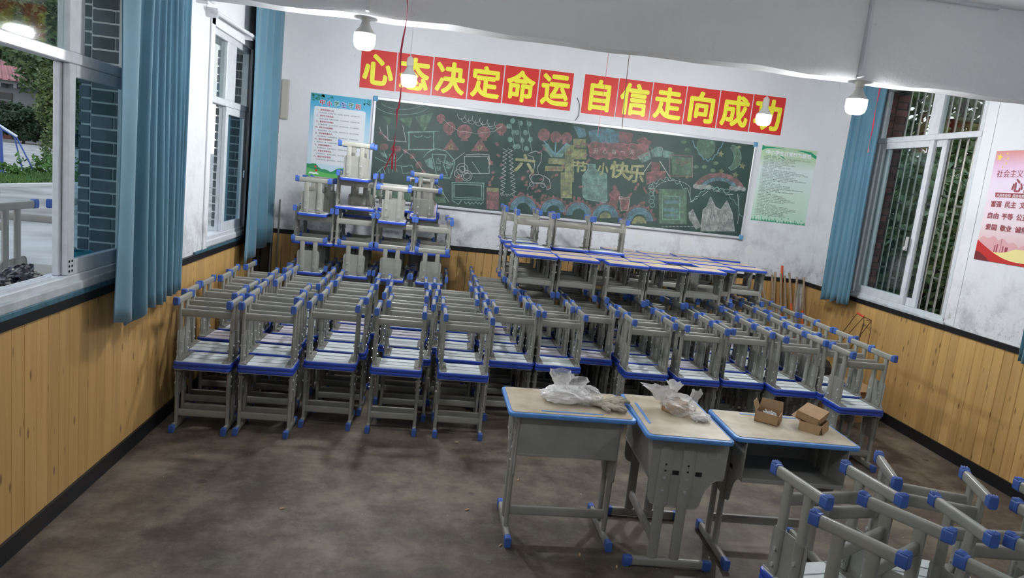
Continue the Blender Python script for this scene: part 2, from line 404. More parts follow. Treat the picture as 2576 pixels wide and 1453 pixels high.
# rails and skirting
def bar(name, lo, hi, m, parent=None, bev=0.0):
    mb = MB().bb(lo, hi); return obj(name, mb.mesh(name, bevel=bev), m, parent)
t = struct('trim_1', MB().bb((0, Y0, RB), (.022, 6.42, RT)), 'black')
t = struct('trim_2', MB().bb((0, YB-.022, RB), (5.62, YB, RT)), 'black')
t = struct('trim_3', MB().bb((-.022, Y0-3.5, RB-.015), (0, YB-3.5, RT-.015)), 'black', loc=(5.56, 3.5, 0)); t.rotation_euler = (0, 0, -ANG_R)
struct('baseboard_left', MB().bb((0, Y0, 0), (.026, 6.42, .085)), 'black')
struct('baseboard_back', MB().bb((0, YB-.026, 0), (5.62, YB, .085)), 'black')
t = struct('baseboard_right', MB().bb((-.026, Y0-3.5, 0), (0, YB-3.5, .085)), 'black', loc=(5.56, 3.5, 0)); t.rotation_euler = (0, 0, -ANG_R)
# black painted door in the back left corner, seen under the curtain
dr = empty('door_1'); dr['kind'] = 'structure'
M['door'] = mat('dark_door_paint', (.018, .015, .012), .6)
obj('door_leaf', MB().bb((.002, 6.5, 0), (.04, 6.94, 2.0)), 'door', dr)
obj('door_frame', MB().bb((0, 6.44, 0), (.055, 6.5, 2.06)).bb((0, 6.94, 0), (.055, 6.99, 2.06)).bb((0, 6.44, 2.0), (.055, 6.99, 2.06)), 'black', dr)
obj('door_panel', MB().bb((.04, 6.58, .15), (.05, 6.86, .85)), 'black', dr)
# beam
def beam():
    a = [(-.25, 3.957), (5.9, 3.828), (5.9, 3.98), (-.25, 4.128)]
    mb = MB(); n = 40
    front = []; 
    for i in range(n+1):
        t = i/n; x = -.25+6.15*t
        yf = 3.957+(3.828-3.957)*t; yr = 4.128+(3.98-4.128)*t*1.6 if False else 4.125+(3.955-4.125)*t
        dz = .006*math.sin(i*1.7)+.004*math.sin(i*.6+1)
        front.append([(x, yf-.03, CEIL+.01), (x, yf-.004, 2.52), (x, yf+.012, 2.483+dz), (x, yr-.012, 2.480+dz*.6), (x, yr, 2.51), (x, yr, CEIL+.01)])
    vs = [p for r in front for p in r]; fs = []
    for i in range(n):
        for j in range(5): fs.append((i*6+j, i*6+j+1, (i+1)*6+j+1, (i+1)*6+j))
    mb.add(vs, fs); return mb
b = struct('trim_4', beam().mesh('ceiling_beam', smooth=True), 'beam')

# ------------------------------------------------------------ windows
def window(name, x, ya, yb, z0, z1, zt, parent_rot=None, um=None, lower=(), sillx=None, inward=1, th=.05, pane='clear', upanes=True, sashes=()):
    """x plane of the frame; lower/um: list of (y0,y1) vertical bars; sashes: (y0,y1,dx,pane material)"""
    w = empty(name); w['kind'] = 'structure'
    if parent_rot: w.location = parent_rot[0]; w.rotation_euler = parent_rot[1]
    f = .045
    def fb(nm, lo, hi, m='alu', p=w, bev=.004): return obj(nm, MB().bb(lo, hi).mesh(nm, bevel=bev, seg=1), m, p)
    fb('frame_bar', (x-th/2, ya, z0), (x+th/2, ya+f, z1)); fb('frame_bar', (x-th/2, yb-f, z0), (x+th/2, yb, z1))
    fb('frame_bar', (x-th/2, ya, z1-f), (x+th/2, yb, z1)); fb('frame_bar', (x-th/2-.01, ya, z0), (x+th/2+.01, yb, z0+.035))
    fb('transom', (x-th/2-.006, ya, zt-.028), (x+th/2+.006, yb, zt+.02))
    ys = [ya+f]
    for a, c in um:
        fb('mullion', (x-th/2, a, zt+.02), (x+th/2, c, z1-f)); ys += [a, c]
    ys.append(yb-f)
    for a, c in zip(ys[0::2], ys[1::2]):
        obj('pane', MB().bb((x-.003, a, zt+.02), (x+.003, c, z1-f)), pane, w)
    for a, c, dx, pm in sashes:
        s = .055; zz0, zz1 = z0+.035, zt-.028
        xa, xb = x+dx-.014, x+dx+.014
        sa = obj('sash', MB().bb((xa, a, zz0), (xb, a+s, zz1)).bb((xa, c-s, zz0), (xb, c, zz1)).bb((xa, a+s, zz0), (xb, c-s, zz0+.07)).bb((xa, a+s, zz1-s), (xb, c-s, zz1)).mesh('sash', bevel=.003, seg=1), 'alu', w)
        obj('pane', MB().bb((x+dx-.003, a+s, zz0+.07), (x+dx+.003, c-s, zz1-s)), pm, sa)
    return w
# left near window: two sashes slid to the far side
w1 = window('window_1', -.03, 1.02, 3.9, 1.045, 2.52, 2.03, um=[(3.276, 3.409)], sashes=[(3.277, 3.9, .012, 'glass'), (1.06, 1.75, -.018, 'clear')])
obj('mullion', MB().bb((-.062, 3.258, 1.08), (-.034, 3.35, 2.0)).mesh('mullion', bevel=.003, seg=1), 'alu', w1)
obj('track', MB().bb((-.055, 1.05, 1.08), (-.048, 3.18, 1.092)).bb((-.030, 1.05, 1.08), (-.023, 3.18, 1.092)).bb((-.012, 1.05, 1.08), (-.006, 3.2, 1.09)), 'alu', w1)
for i in range(3):
    for yy in (3.290, 3.315):
        obj('screw_hole', MB().tube((-.0045, yy, 1.10+.022*i), (-.0025, yy, 1.10+.022*i), .006, n=8), 'black', w1)
si = obj('window_sill', MB().bb((-.02, 1.0, 1.008), (.018, 4.0, 1.05)).mesh('sill', bevel=.006), 'alu_dirty', w1)
obj('sill_edge', MB().bb((0, 1.0, .984), (.020, 4.4, 1.010)).mesh('sill_edge', bevel=.004), 'teal_paint', w1)
w2 = window('window_2', -.03, 5.15, 6.12, 1.05, 2.52, 2.045, um=[(5.50, 5.73)], sashes=[(5.53, 6.07, .012, 'glass'), (5.54, 5.75, -.018, 'clear')])
obj('window_sill', MB().bb((-.02, 5.12, 1.012), (.018, 6.2, 1.055)).mesh('sill', bevel=.006), 'alu', w2)
obj('sill_edge', MB().bb((0, 4.9, .984), (.016, 6.25, 1.000)), 'teal_paint', w2)
obj('window_latch', MB().bb((.008, 6.005, 1.49), (.02, 6.03, 1.55)).mesh('latch', bevel=.004), 'chrome', w2)
obj('architrave', MB().bb((0, 5.07, 1.0), (.012, 5.15, 2.6)).bb((0, 6.12, 1.0), (.012, 6.16, 2.6)).bb((0, 5.07, 2.52), (.012, 6.16, 2.6)).mesh('arch', bevel=.004), 'wall', w2)
RR = ((5.56, 3.5, 0), (0, 0, -ANG_R))
w3 = window('window_3', .035, 4.99-3.5, 6.32-3.5, .985, 2.93, 2.44, parent_rot=RR, um=[(5.50-3.5, 5.63-3.5)], sashes=[(5.52-3.5, 6.25-3.5, -.012, 'clear'), (5.40-3.5, 6.2-3.5, .018, 'clear')])
obj('window_sill', MB().bb((-.022, 4.95-3.5, .968), (.02, 6.35-3.5, .99)).mesh('sill', bevel=.005), 'alu_dirty', w3)
obj('architrave', MB().bb((-.005, 4.86-3.5, .975), (.0, 4.97-3.5, 2.95)).mesh('arch', bevel=.004), 'wall', w3)
obj('window_latch', MB().bb((-.035, 5.545-3.5, 1.48), (-.024, 5.575-3.5, 1.60)).tube((-.045, 5.56-3.5, 1.50), (-.03, 5.56-3.5, 1.50), .018, n=12).mesh('latch', bevel=.002), 'chrome', w3)
# security grille outside the right window
gr = empty('security_grille', (5.56, 3.5, 0), (0, 0, -ANG_R), label='steel security grille of upright bars with staggered cross pieces outside the right wall window', cat='grille')
vb = MB().box((0, 0, 0), (.014, .016, 2.02)).mesh('grille_bar', bevel=.003, seg=1); vb.materials.append(M['steel'])
hb = MB().box((0, 0, 0), (.013, .094, .016)).mesh('cross_piece', bevel=.002, seg=1); hb.materials.append(M['steel'])
for i in range(17):
    yy = 4.83-3.5+i*.094
    obj('upright_bar', vb, None, gr, (.21, yy, 1.94))
    for k in range(6):
        zz = 1.20+k*.46+(i % 2)*.23+(i//2 % 2)*.08
        if zz < 2.9 and i < 16 and (k+i) % 2 == 0 or (i % 2 == 0 and zz < 2.4): obj('cross_piece', hb, None, gr, (.21, yy+.047, min(zz, 2.9)))
# curtain rods
for i, (ya, yb, z) in enumerate(((2.6, 4.90, 2.61), (4.95, 5.98, 2.575))):
    r = empty('curtain_rod', (0, 0, 0), label=('white curtain rod along the left wall over the near window', 'short white curtain rod over the far window in the left wall')[i], cat='curtain rod')
    obj('rod', MB().tube((.07, ya, z), (.07, yb, z+.015), .014, n=10).mesh('rod', smooth=True), 'pipe', r)
    obj('bracket', MB().bb((0, ya+.03, z-.03), (.07, ya+.055, z+.03)), 'pipe', r)
    obj('bracket', MB().bb((0, yb-.12, z-.02), (.07, yb-.095, z+.035)), 'pipe', r)

# ------------------------------------------------------------ curtains
def curtain(name, x, ya, yb, zt, zb, folds, amp, label, hem=None, side=1, seed=0, m='curtain', taper=0, skew=1.0):
    rnd = random.Random(seed); nu, nv = folds*10, 26; mb = MB(); vs = []
    ph = [rnd.uniform(-.5, .5) for _ in range(folds+2)]; am = [rnd.uniform(.55, 1.25) for _ in range(folds+2)]
    for j in range(nv+1):
        v = j/nv
        for i in range(nu+1):
            u = i/nu; k = u**skew*folds; a = am[int(k)]*(1 if skew == 1 else 1.5-1.0*u)
            w = math.sin(2*PI*k+ph[int(min(k, folds))]*.6+.35*math.sin(v*2.4+int(k)))
            w = math.copysign(abs(w)**.75, w)
            y = ya+(yb-ya)*u + taper*(1-v)*(u-.5) + .012*math.cos(2*PI*k*1.0+v*2)
            zbm = zb if not hem else hem(u)
            z = zt+(zbm-zt)*v
            xx = x+side*(amp*a*w*(.65+.35*v)+.010*math.sin(3*v+u*7))
            vs.append((xx, y, z))
    fs = [(j*(nu+1)+i, j*(nu+1)+i+1, (j+1)*(nu+1)+i+1, (j+1)*(nu+1)+i) for j in range(nv) for i in range(nu)]
    mb.add(vs, fs); me = mb.mesh(name)
    for p in me.polygons: p.use_smooth = True
    o = obj(name, me, m); s = o.modifiers.new('thick', 'SOLIDIFY'); s.thickness = .003
    return tag(o, label, 'curtain')
def hem1(u): return .845-.07*max(0, 1-abs(u-.28)/.10)-.02*math.sin(u*9) if u < .36 else .835+.02*(u > .7)
curtain('curtain', .115, 3.44, 4.34, 2.93, .84, 9, .036, 'long teal curtain hanging beside the near window on the left wall, one corner dipping lower', hem=hem1, seed=3, skew=1.9)
curtain('curtain', .085, 5.83, 6.83, CEIL-.01, .84, 4, .035, 'teal curtain in the back corner, hanging next to the blackboard end of the left wall', hem=lambda u: .86-.05*math.sin(u*5+1), seed=5)
curtain('curtain', .03, 6.02, 6.22, CEIL-.01, 1.0, 2, .006, 'narrow dark navy strip between the far left window and the teal corner curtain', seed=8, m='navy')  # thin dark sheet filling the gap beside the corner curtain
curtain('curtain', 5.50, 6.08, 6.58, CEIL-.01, .9, 6, .032, 'teal curtain at the far edge of the barred window in the right wall', hem=lambda u: .905-.03*u+.012*math.sin(u*30), seed=11, side=-1)
curtain('curtain', 5.44, 3.4, 4.075, CEILF-.01, .9, 7, .035, 'teal curtain cut by the right edge of the picture, below the red slogan poster', hem=lambda u: .91, seed=12, side=-1)

# ------------------------------------------------------------ lamps
def emit(name, col, s):
    m, N, L, b = newmat(name); b.inputs['Emission Color'].default_value = (*col, 1); b.inputs['Emission Strength'].default_value = s; b.inputs['Base Color'].default_value = (.9, .9, .9, 1); return m
M['bulb'] = emit('lit_bulb', (.97, .985, 1.0), LAMP_POWER); M['bulb_dim'] = emit('lit_bulb_weaker', (.97, .985, 1.0), LAMP_POWER*.70); M['bulb_rear'] = emit('lit_bulb_stronger', (.97, .985, 1.0), LAMP_POWER*2.0)
def lathe(prof, n=20):
    mb = MB(); vs = []; fs = []
    for r, z in prof:
        for i in range(n): vs.append((r*math.cos(2*PI*i/n), r*math.sin(2*PI*i/n), z))
    for j in range(len(prof)-1):
        for i in range(n): fs.append((j*n+i, j*n+(i+1) % n, (j+1)*n+(i+1) % n, (j+1)*n+i))
    fs.append(tuple(range(n))); fs.append(tuple((len(prof)-1)*n+i for i in reversed(range(n))))
    return mb.add(vs, fs)
bulb_me = lathe([(.015, -.058), (.038, -.055), (.054, -.042), (.062, -.015), (.062, .018), (.057, .030)], 16).mesh('bulb_globe', smooth=True); bulb_me.materials.append(M['bulb'])
neck_me = lathe([(.0585, .029), (.046, .046), (.033, .062), (.023, .085), (.020, .10)], 16).mesh('bulb_neck', smooth=True); neck_me.materials.append(mat('pale_bulb_neck', (.5, .5, .48), .4))
sock_me = lathe([(.024, .098), (.026, .105), (.024, .15), (.012, .165)], 14).mesh('socket', smooth=True); sock_me.materials.append(mat('old_white_socket', (.55, .53, .48), .5))
def lamp(x, y, z, top, label, beamside=False):
    l = empty('hanging_bulb', (x, y, z), label=label, cat='lamp', group='bare bulbs hanging from the ceiling')
    g0 = obj('bulb_globe', bulb_me, None, l); g0.scale = (.93, .93, .93); obj('bulb_neck', neck_me, None, l); obj('lamp_socket', sock_me, None, l)
    obj('cord', MB().tube((0, 0, .16), (0, 0, top-z), .0035, n=6), 'conduit', l)
    if y < 2 or y > 5: g0.data = g0.data.copy(); g0.data.materials.clear(); g0.data.materials.append(M['bulb_dim' if y < 2 else 'bulb_rear'])
    return l
lamp(1.130, 4.02, 2.372, 2.52, 'lit bare bulb under the beam, the nearer one on the side of the left wall')
lamp(3.935, 3.93, 2.352, 2.52, 'lit bare bulb under the beam, the one beside the right wall curtain')
lamp(1.312, 5.4, 2.355, CEIL, 'lit bare bulb hanging in front of the second red character sheet')
lamp(4.07, 5.4, 2.395, CEIL, 'lit bare bulb hanging in front of the last red character sheet')
lamp(1.2, 1.3, 2.42, CEILF, 'lit bare bulb in the front half of the room near the left windows')
lamp(4.2, 1.3, 2.42, CEILF, 'lit bare bulb in the front half of the room near the right wall')
for i, (xa, xb, y, zb) in enumerate(((1.128, 1.146, 3.893, 2.50), (3.86, 3.882, 3.827, 2.49))):
    tag(obj('cable_duct', MB().add([(xa-.008, y, CEIL), (xa+.008, y, CEIL), (xb+.008, y, zb), (xb-.008, y, zb), (xa-.008, y+.05, CEIL), (xa+.008, y+.05, CEIL), (xb+.008, y+.05, zb), (xb-.008, y+.05, zb)], [(0, 1, 2, 3), (7, 6, 5, 4), (0, 4, 5, 1), (1, 5, 6, 2), (2, 6, 7, 3), (3, 7, 4, 0)]), 'conduit'),
        ('white cable duct down the beam face to the left bulb', 'white cable duct down the beam face to the right bulb')[i], 'cable duct')
tag(obj('cable_duct', MB().bb((3.4, 3.80, CEILF-.016), (4.6, 3.828, CEILF)), 'conduit'), 'thin horizontal duct where the beam meets the ceiling', 'cable duct')

# ------------------------------------------------------------ stools
LX = .150     # leg / foot bar offset
SW, SD = .335, .24
def stool_meshes(H):
    k = {}
    k['seat'] = MB().prism(rrect(SW, SD, .028), 'xy', H-.023, H-.0015).mesh('seat', smooth=True, bevel=.004)
    k['seat_top'] = MB().prism(rrect(SW-.018, SD-.018, .022), 'xy', H-.004, H).mesh('seat_top')
    mb = MB().prism(rrect(SW-.016, SD-.016, .022), 'xy', H-.027, H-.022)
    for yy in (-.038, .038): mb.bb((-SW/2+.02, yy-.003, H-.029), (SW/2-.02, yy+.003, H-.026))
    k['seat_underside'] = mb.mesh('seat_underside')
    for s, nm in ((-1, 'l'), (1, 'r')):
        x0 = s*.149; x1 = s*.153
        poly = [(-.104, H-.030), (-.100, H-.040), (-.088, H-.056), (-.090, H-.182), (-.086, H-.197), (-.074, H-.205), (.074, H-.205), (.086, H-.197), (.090, H-.182), (.088, H-.056), (.100, H-.040), (.104, H-.030)]
        mb = MB().prism(poly, 'yz', min(x0, x1), max(x0, x1))
        for yy in (-.052, .052):   # pressed channels over the tubes
            mb.tube((s*.150, yy, H-.052), (s*.150, yy, H-.204), .0120, .0235, A=(1, 0, 0), n=12, e=3)
        k['plate'+nm] = mb.mesh('side_plate', smooth=True)
        xa, xb = sorted((s*.112, s*.156))
        mb = MB().prism([(xa, -.108), (xb, -.108), (xb, .108), (xa, .108)], 'xy', H-.033, H-.0272)
        k['flange'+nm] = mb.mesh('flange', bevel=.0015, seg=1)
        mb = MB()
        for yy in (-.052, .052):
            for zz in (H-.068, H-.128): mb.tube((s*.1605, yy, zz), (s*.1675, yy, zz), .0075, n=8); mb.tube((s*.133, yy, zz), (s*.1395, yy, zz), .007, n=6)
        for yy in (-.088, .088):
            mb.tube((s*.128, yy, H-.033), (s*.128, yy, H-.037), .006, n=6)
        k['bolts'+nm] = mb.mesh('bolts')
    k['leg'] = MB().tube((0, 0, .03), (0, 0, H-.035), .0105, .0195, A=(1, 0, 0), n=14, e=3.2).mesh('leg', smooth=True)
    k['cross'] = MB().tube((-LX, 0, .103), (LX, 0, .103), .0225, .010, A=(0, 0, 1), n=16, e=4.5).mesh('crossbar', smooth=True)
    k['foot'] = MB().tube((0, -.128, .026), (0, .128, .026), .0125, .0195, A=(1, 0, 0), n=16, e=4)  .mesh('foot_bar', smooth=True)
    mb = MB().prism(rrect(.031, .044, .009, 3, 0, .025), 'xz', -.146, -.112)
    mb.bb((-.014, -.146, 0), (.014, -.122, .008))
    for i in range(3): mb.bb((-.013+i*.009, -.145, -.003), (-.008+i*.009, -.124, .002))
    k['cap'] = mb.mesh('end_cap', smooth=True, bevel=.002, seg=1)
    return k
TALL, SHORT = .415, .322
SM = {TALL: stool_meshes(TALL), SHORT: stool_meshes(SHORT)}
_cache = {}
def pm(H, key, m):
    c = (H, key, m)
    if c not in _cache:
        me = SM[H][key]
        if me.materials: me = me.copy()
        me.materials.clear(); me.materials.append(M[m]); _cache[c] = me
    return _cache[c]
NSTOOL = [0]
def stool(x, y, z, rz, label, H=TALL, inv=False, group='school stools stacked in pairs', under='under', tilt=None, detail=False):
    """z: the lowest point of the stool; inv: standing on its seat, feet up"""
    NSTOOL[0] += 1
    if inv: r = empty('stool', (x, y, z+H), (PI, 0, rz), label=label, cat='stool', group=group)
    else: r = empty('stool', (x, y, z), (0, 0, rz), label=label, cat='stool', group=group)
    if tilt: r.rotation_euler = tilt
    P = lambda nm, key, m, par=r, loc=None, rot=None: obj(nm, pm(H, key, m), None, par, loc, rot)
    seat = P('seat', 'seat', 'rim'); P('seat_top', 'seat_top', 'tan', seat); P('seat_underside', 'seat_underside', under, seat)
    for s, nm in ((-1, 'l'), (1, 'r')):
        pl_ = P('side_plate', 'plate'+nm, 'plate'); P('flange', 'flange'+nm, 'galv', pl_)
        bo = P('bolts', 'bolts'+nm, 'chrome', pl_); bo['kind'] = 'stuff'
        for yy in (-.052, .052): P('leg', 'leg', 'grey', loc=(s*LX, yy, 0))
        fb = P('foot_bar', 'foot', 'grey', loc=(s*LX, 0, 0))
        P('end_cap', 'cap', 'cap', fb); P('end_cap', 'cap', 'cap', fb, rot=(0, 0, PI))
    for yy in (-.052, .052): P('crossbar', 'cross', 'grey', loc=(0, yy, 0))
    return r
ORD = ['first', 'second', 'third', 'fourth', 'fifth', 'sixth', 'seventh', 'eighth', 'ninth', 'tenth', 'eleventh', 'twelfth', 'thirteenth']
def od(i): return ORD[i]
COLS = [
 [(.293, 4.19), (.245, 4.46), (.24, 4.78), (.28, 5.07), (.252, 5.36), (.30, 5.67)],
 [(.655, 4.21), (.62, 4.50), (.60, 4.79), (.655, 5.08), (.655, 5.37), (.65, 5.66)],
 [(1.012, 4.41), (1.039, 4.70), (1.03, 4.99), (1.05, 5.29), (1.03, 5.58)],
 [(1.435, 4.38), (1.49, 4.67), (1.438, 4.96), (1.455, 5.25), (1.42, 5.58)],
 [(1.869, 4.38), (1.855, 4.72), (1.808, 5.01), (1.824, 5.30), (1.79, 5.60)],
 [(2.225, 4.78), (2.186, 5.07), (2.17, 5.36), (2.15, 5.65), (2.15, 5.95), (2.14, 6.25), (2.14, 6.55)],
 [(2.567, 4.77), (2.526, 5.06), (2.526, 5.35), (2.50, 5.66), (2.50, 5.96), (2.49, 6.26), (2.49, 6.56)],
 [(2.876, 5.07), (2.880, 5.36), (2.87, 5.66), (2.86, 5.96), (2.86, 6.26), (2.86, 6.56)],
 [(3.22, 4.75), (3.249, 5.04), (3.23, 5.33), (3.23, 5.63), (3.22, 5.93), (3.22, 6.23), (3.22, 6.53)],
 [(3.593, 4.70), (3.588, 4.99), (3.58, 5.28), (3.58, 5.58), (3.57, 5.88), (3.58, 6.18), (3.58, 6.48)],
 [(3.95, 4.73), (3.94, 5.02), (3.935, 5.31), (3.96, 5.60), (3.96, 5.90), (3.95, 6.20), (3.95, 6.50)],
 [(4.289, 4.60), (4.29, 4.90), (4.30, 5.22), (4.32, 5.53), (4.33, 5.83), (4.33, 6.13), (4.33, 6.43)],
 [(4.592, 4.27), (4.617, 4.56), (4.685, 4.87), (4.682, 5.18), (4.73, 5.49), (4.70, 5.78), (4.722, 6.07), (4.745, 6.36), (4.76, 6.65)],
]
rnd = random.Random(21)
PINKS = {(0, 2), (0, 3), (0, 4), (1, 2), (1, 3), (2, 3), (2, 4), (7, 0), (6, 1), (9, 1), (3, 3), (5, 3), (8, 3), (10, 3), (11, 4)}
for ci, colm in enumerate(COLS):
    n = len(colm)
    for ri, (x, yf) in enumerate(colm):
        y = yf+.146; row = od(ri); c = od(ci)
        u = 'pink' if (ci, ri) in PINKS else 'under'
        dxy = (rnd.uniform(-.006, .006), rnd.uniform(-.006, .006))
        lrow = 'front' if ri == 0 else row
        wh = ('nearest' if ri == 0 else row+' from the front')
        stool(x, y, TALL, rnd.uniform(-.02, .02), f'upturned stool, {wh} in the {c} column from the left wall', inv=True, under=u, group='upturned stools of the big block')
        stool(x+dxy[0], y+dxy[1]*.5, 0, rnd.uniform(-.015, .015), f'upright stool under the upturned one {wh} in the {c} column', group='upright stools of the big block')
# back left block: base pairs plus three or four interlocked tiers
LS = [(.575, 'first'), (.935, 'second'), (1.272, 'third'), (1.59, 'fourth')]
for k, (x, c) in enumerate(LS):
    for r_, yc in enumerate((6.10, 6.42)):
        fr = 'front' if r_ == 0 else 'rear'
        g = 'stools of the tall stacks by the left poster'
        stool(x, yc, 0, 0, f'upright stool at the bottom of the {c} {fr} tall stack near the poster', group=g)
        stool(x, yc, TALL, 0, f'upturned stool on the bottom one of the {c} {fr} tall stack near the left poster', inv=True, group=g)
        xo = (.005, .02, -.012, .005)[k]
        stool(x+xo, yc-.01, .749, PI/2, f'sideways stool showing its plate, lowest raised tier of the {c} {fr} tall stack', H=SHORT, inv=True, group=g)
        stool(x+(.02, .0, .0, -.01)[k], yc+(.05 if r_ else 0), .995, (0, 0, 0, .10)[k]+(.05 if r_ else 0), f'upturned stool facing the room, second raised tier of the {c} {fr} tall stack', H=SHORT, inv=True, group=g)
g = 'stools of the tall stacks by the left poster'
stool(.585, 6.10, 1.236, PI/2, 'sideways topmost stool of the tall stack nearest the corner curtain', H=SHORT, inv=True, group=g)
stool(.60, 6.42, 1.236, PI/2+.03, 'sideways stool behind the topmost one of the stack nearest the corner curtain', H=SHORT, inv=True, group=g)
stool(1.238, 6.10, 1.236, PI/2, 'sideways topmost stool of the third tall stack, against the blackboard corner', H=SHORT, inv=True, group=g)
stool(.915, 6.12, 1.317, .04, 'upturned stool facing the room high in the second tall stack', H=SHORT, inv=True, group=g, under='pink')
stool(.92, 6.44, 1.236, PI/2, 'sideways stool half hidden behind the second tall stack', H=SHORT, inv=True, group=g)
stool(.905, 6.10, 1.558, PI/2, 'highest stool of all, sideways before the left poster', H=SHORT, inv=True, group=g)
stool(1.245, 6.46, 1.317, .06, 'upturned stool behind the third tall stack, its blue feet before the chalk drawings', H=SHORT, inv=True, group=g)
Rt = Matrix.Rotation(math.radians(24), 3, 'X') @ Matrix.Rotation(PI/2, 3, 'Z') @ Matrix.Rotation(PI, 3, 'X')
tp = Vector((1.49, 6.44, 1.335))-Rt@Vector((0, 0, SHORT))
stool(tp.x, tp.y, tp.z, 0, 'sideways stool tipped forward on the fourth tall stack, its pink underside showing', H=SHORT, tilt=Rt.to_euler(), group=g, under='pink')
stool(1.47, 6.76, 0, 0, 'upright stool at the foot of the hindmost stack by the blackboard', group=g)
stool(1.47, 6.76, TALL, 0, 'upturned stool low in the hindmost stack by the blackboard', inv=True, group=g)
stool(1.47, 6.76, .749, PI/2, 'sideways stool in the hindmost stack by the blackboard', H=SHORT, inv=True, group=g)
stool(1.47, 6.76, .995, 0, 'upturned stool facing the room in the hindmost stack by the blackboard', H=SHORT, inv=True, group=g)
stool(1.45, 6.74, 1.317, PI/2, 'sideways top stool of the hindmost stack, its foot bar against the chalk drawings', H=SHORT, inv=True, group=g)
# back right block: low stools standing on the feet of the pairs below
US = [(2.42, 5.40), (2.765, 5.42), (3.155, 5.37), (3.50, 5.43), (3.845, 5.47), (2.42, 5.70), (2.75, 5.70), (3.08, 5.66), (3.42, 5.72), (4.04, 5.73), (4.43, 5.95),
      (2.39, 6.02), (2.73, 6.02), (3.08, 5.96), (3.44, 6.02), (3.77, 6.0), (4.11, 6.05), (2.38, 6.33), (3.10, 6.28), (3.44, 6.32), (3.78, 6.30), (4.12, 6.36), (4.47, 6.27), (3.42, 6.62), (3.78, 6.6), (4.16, 6.68), (4.51, 6.70)]
places = ['nearest', 'second nearest', 'third nearest']
rows_of = {}
for i, (x, yf) in enumerate(US):
    rr_ = 0 if yf < 5.55 else 1 if yf < 5.85 else 2 if yf < 6.15 else 3 if yf < 6.5 else 4
    rows_of.setdefault(rr_, []).append((x, yf))
for rr_, lst in rows_of.items():
    lst.sort(); rn = ('front', 'second', 'third', 'fourth', 'rear')[rr_]
    for j, (x, yf) in enumerate(lst):
        stool(x, yf+.12, 2*TALL, rnd.uniform(-.02, .02), f'tan topped stool raised below the blackboard, {od(j)} from the left in the {rn} row', H=SHORT, group='tan topped stools raised at the back')
for x, yf, lab, rz in ((2.43, 5.83, 'upturned stool on the tan tops, front left one before the chalk rainbows', -.02), (2.79, 5.98, 'upturned stool on the tan tops, middle one of the three seen in front', .01), (3.115, 6.0, 'upturned stool on the tan tops, the one nearest the right wall', .01),
                       (2.37, 6.2, 'upturned stool on the tan tops, directly behind the front left one', -.01), (2.38, 6.5, 'upturned stool on the tan tops, rearmost one close to the back wall', .02)):
    stool(x, yf+.12, 2*TALL+SHORT, rz, lab, H=SHORT, inv=True, group='upturned stools on the tan tops')
# near right group
NR = [(3.05, 2.15, 9.5, 'with bolted plate in view beside the desks'), (3.016, 1.848, 31, 'turned askew just below the plated one'), (3.483, 2.25, -21, 'rearmost, turned towards the right wall'),
      (3.50, 1.93, -2, 'in its middle with long foot bars'), (3.33, 1.62, 26, 'crossing the lower right corner'), (3.97, 2.10, -6, 'cut by the right picture edge'), (3.0, 1.36, 3, 'lowest, only blue feet showing')]
for x, y, a, lab in NR:
    stool(x, y, TALL, math.radians(a), 'upturned stool of the near right group, '+lab, inv=True, group='stools of the near right group')
    stool(x, y, 0, math.radians(a), 'upright stool below the upturned one '+lab, group='stools of the near right group')

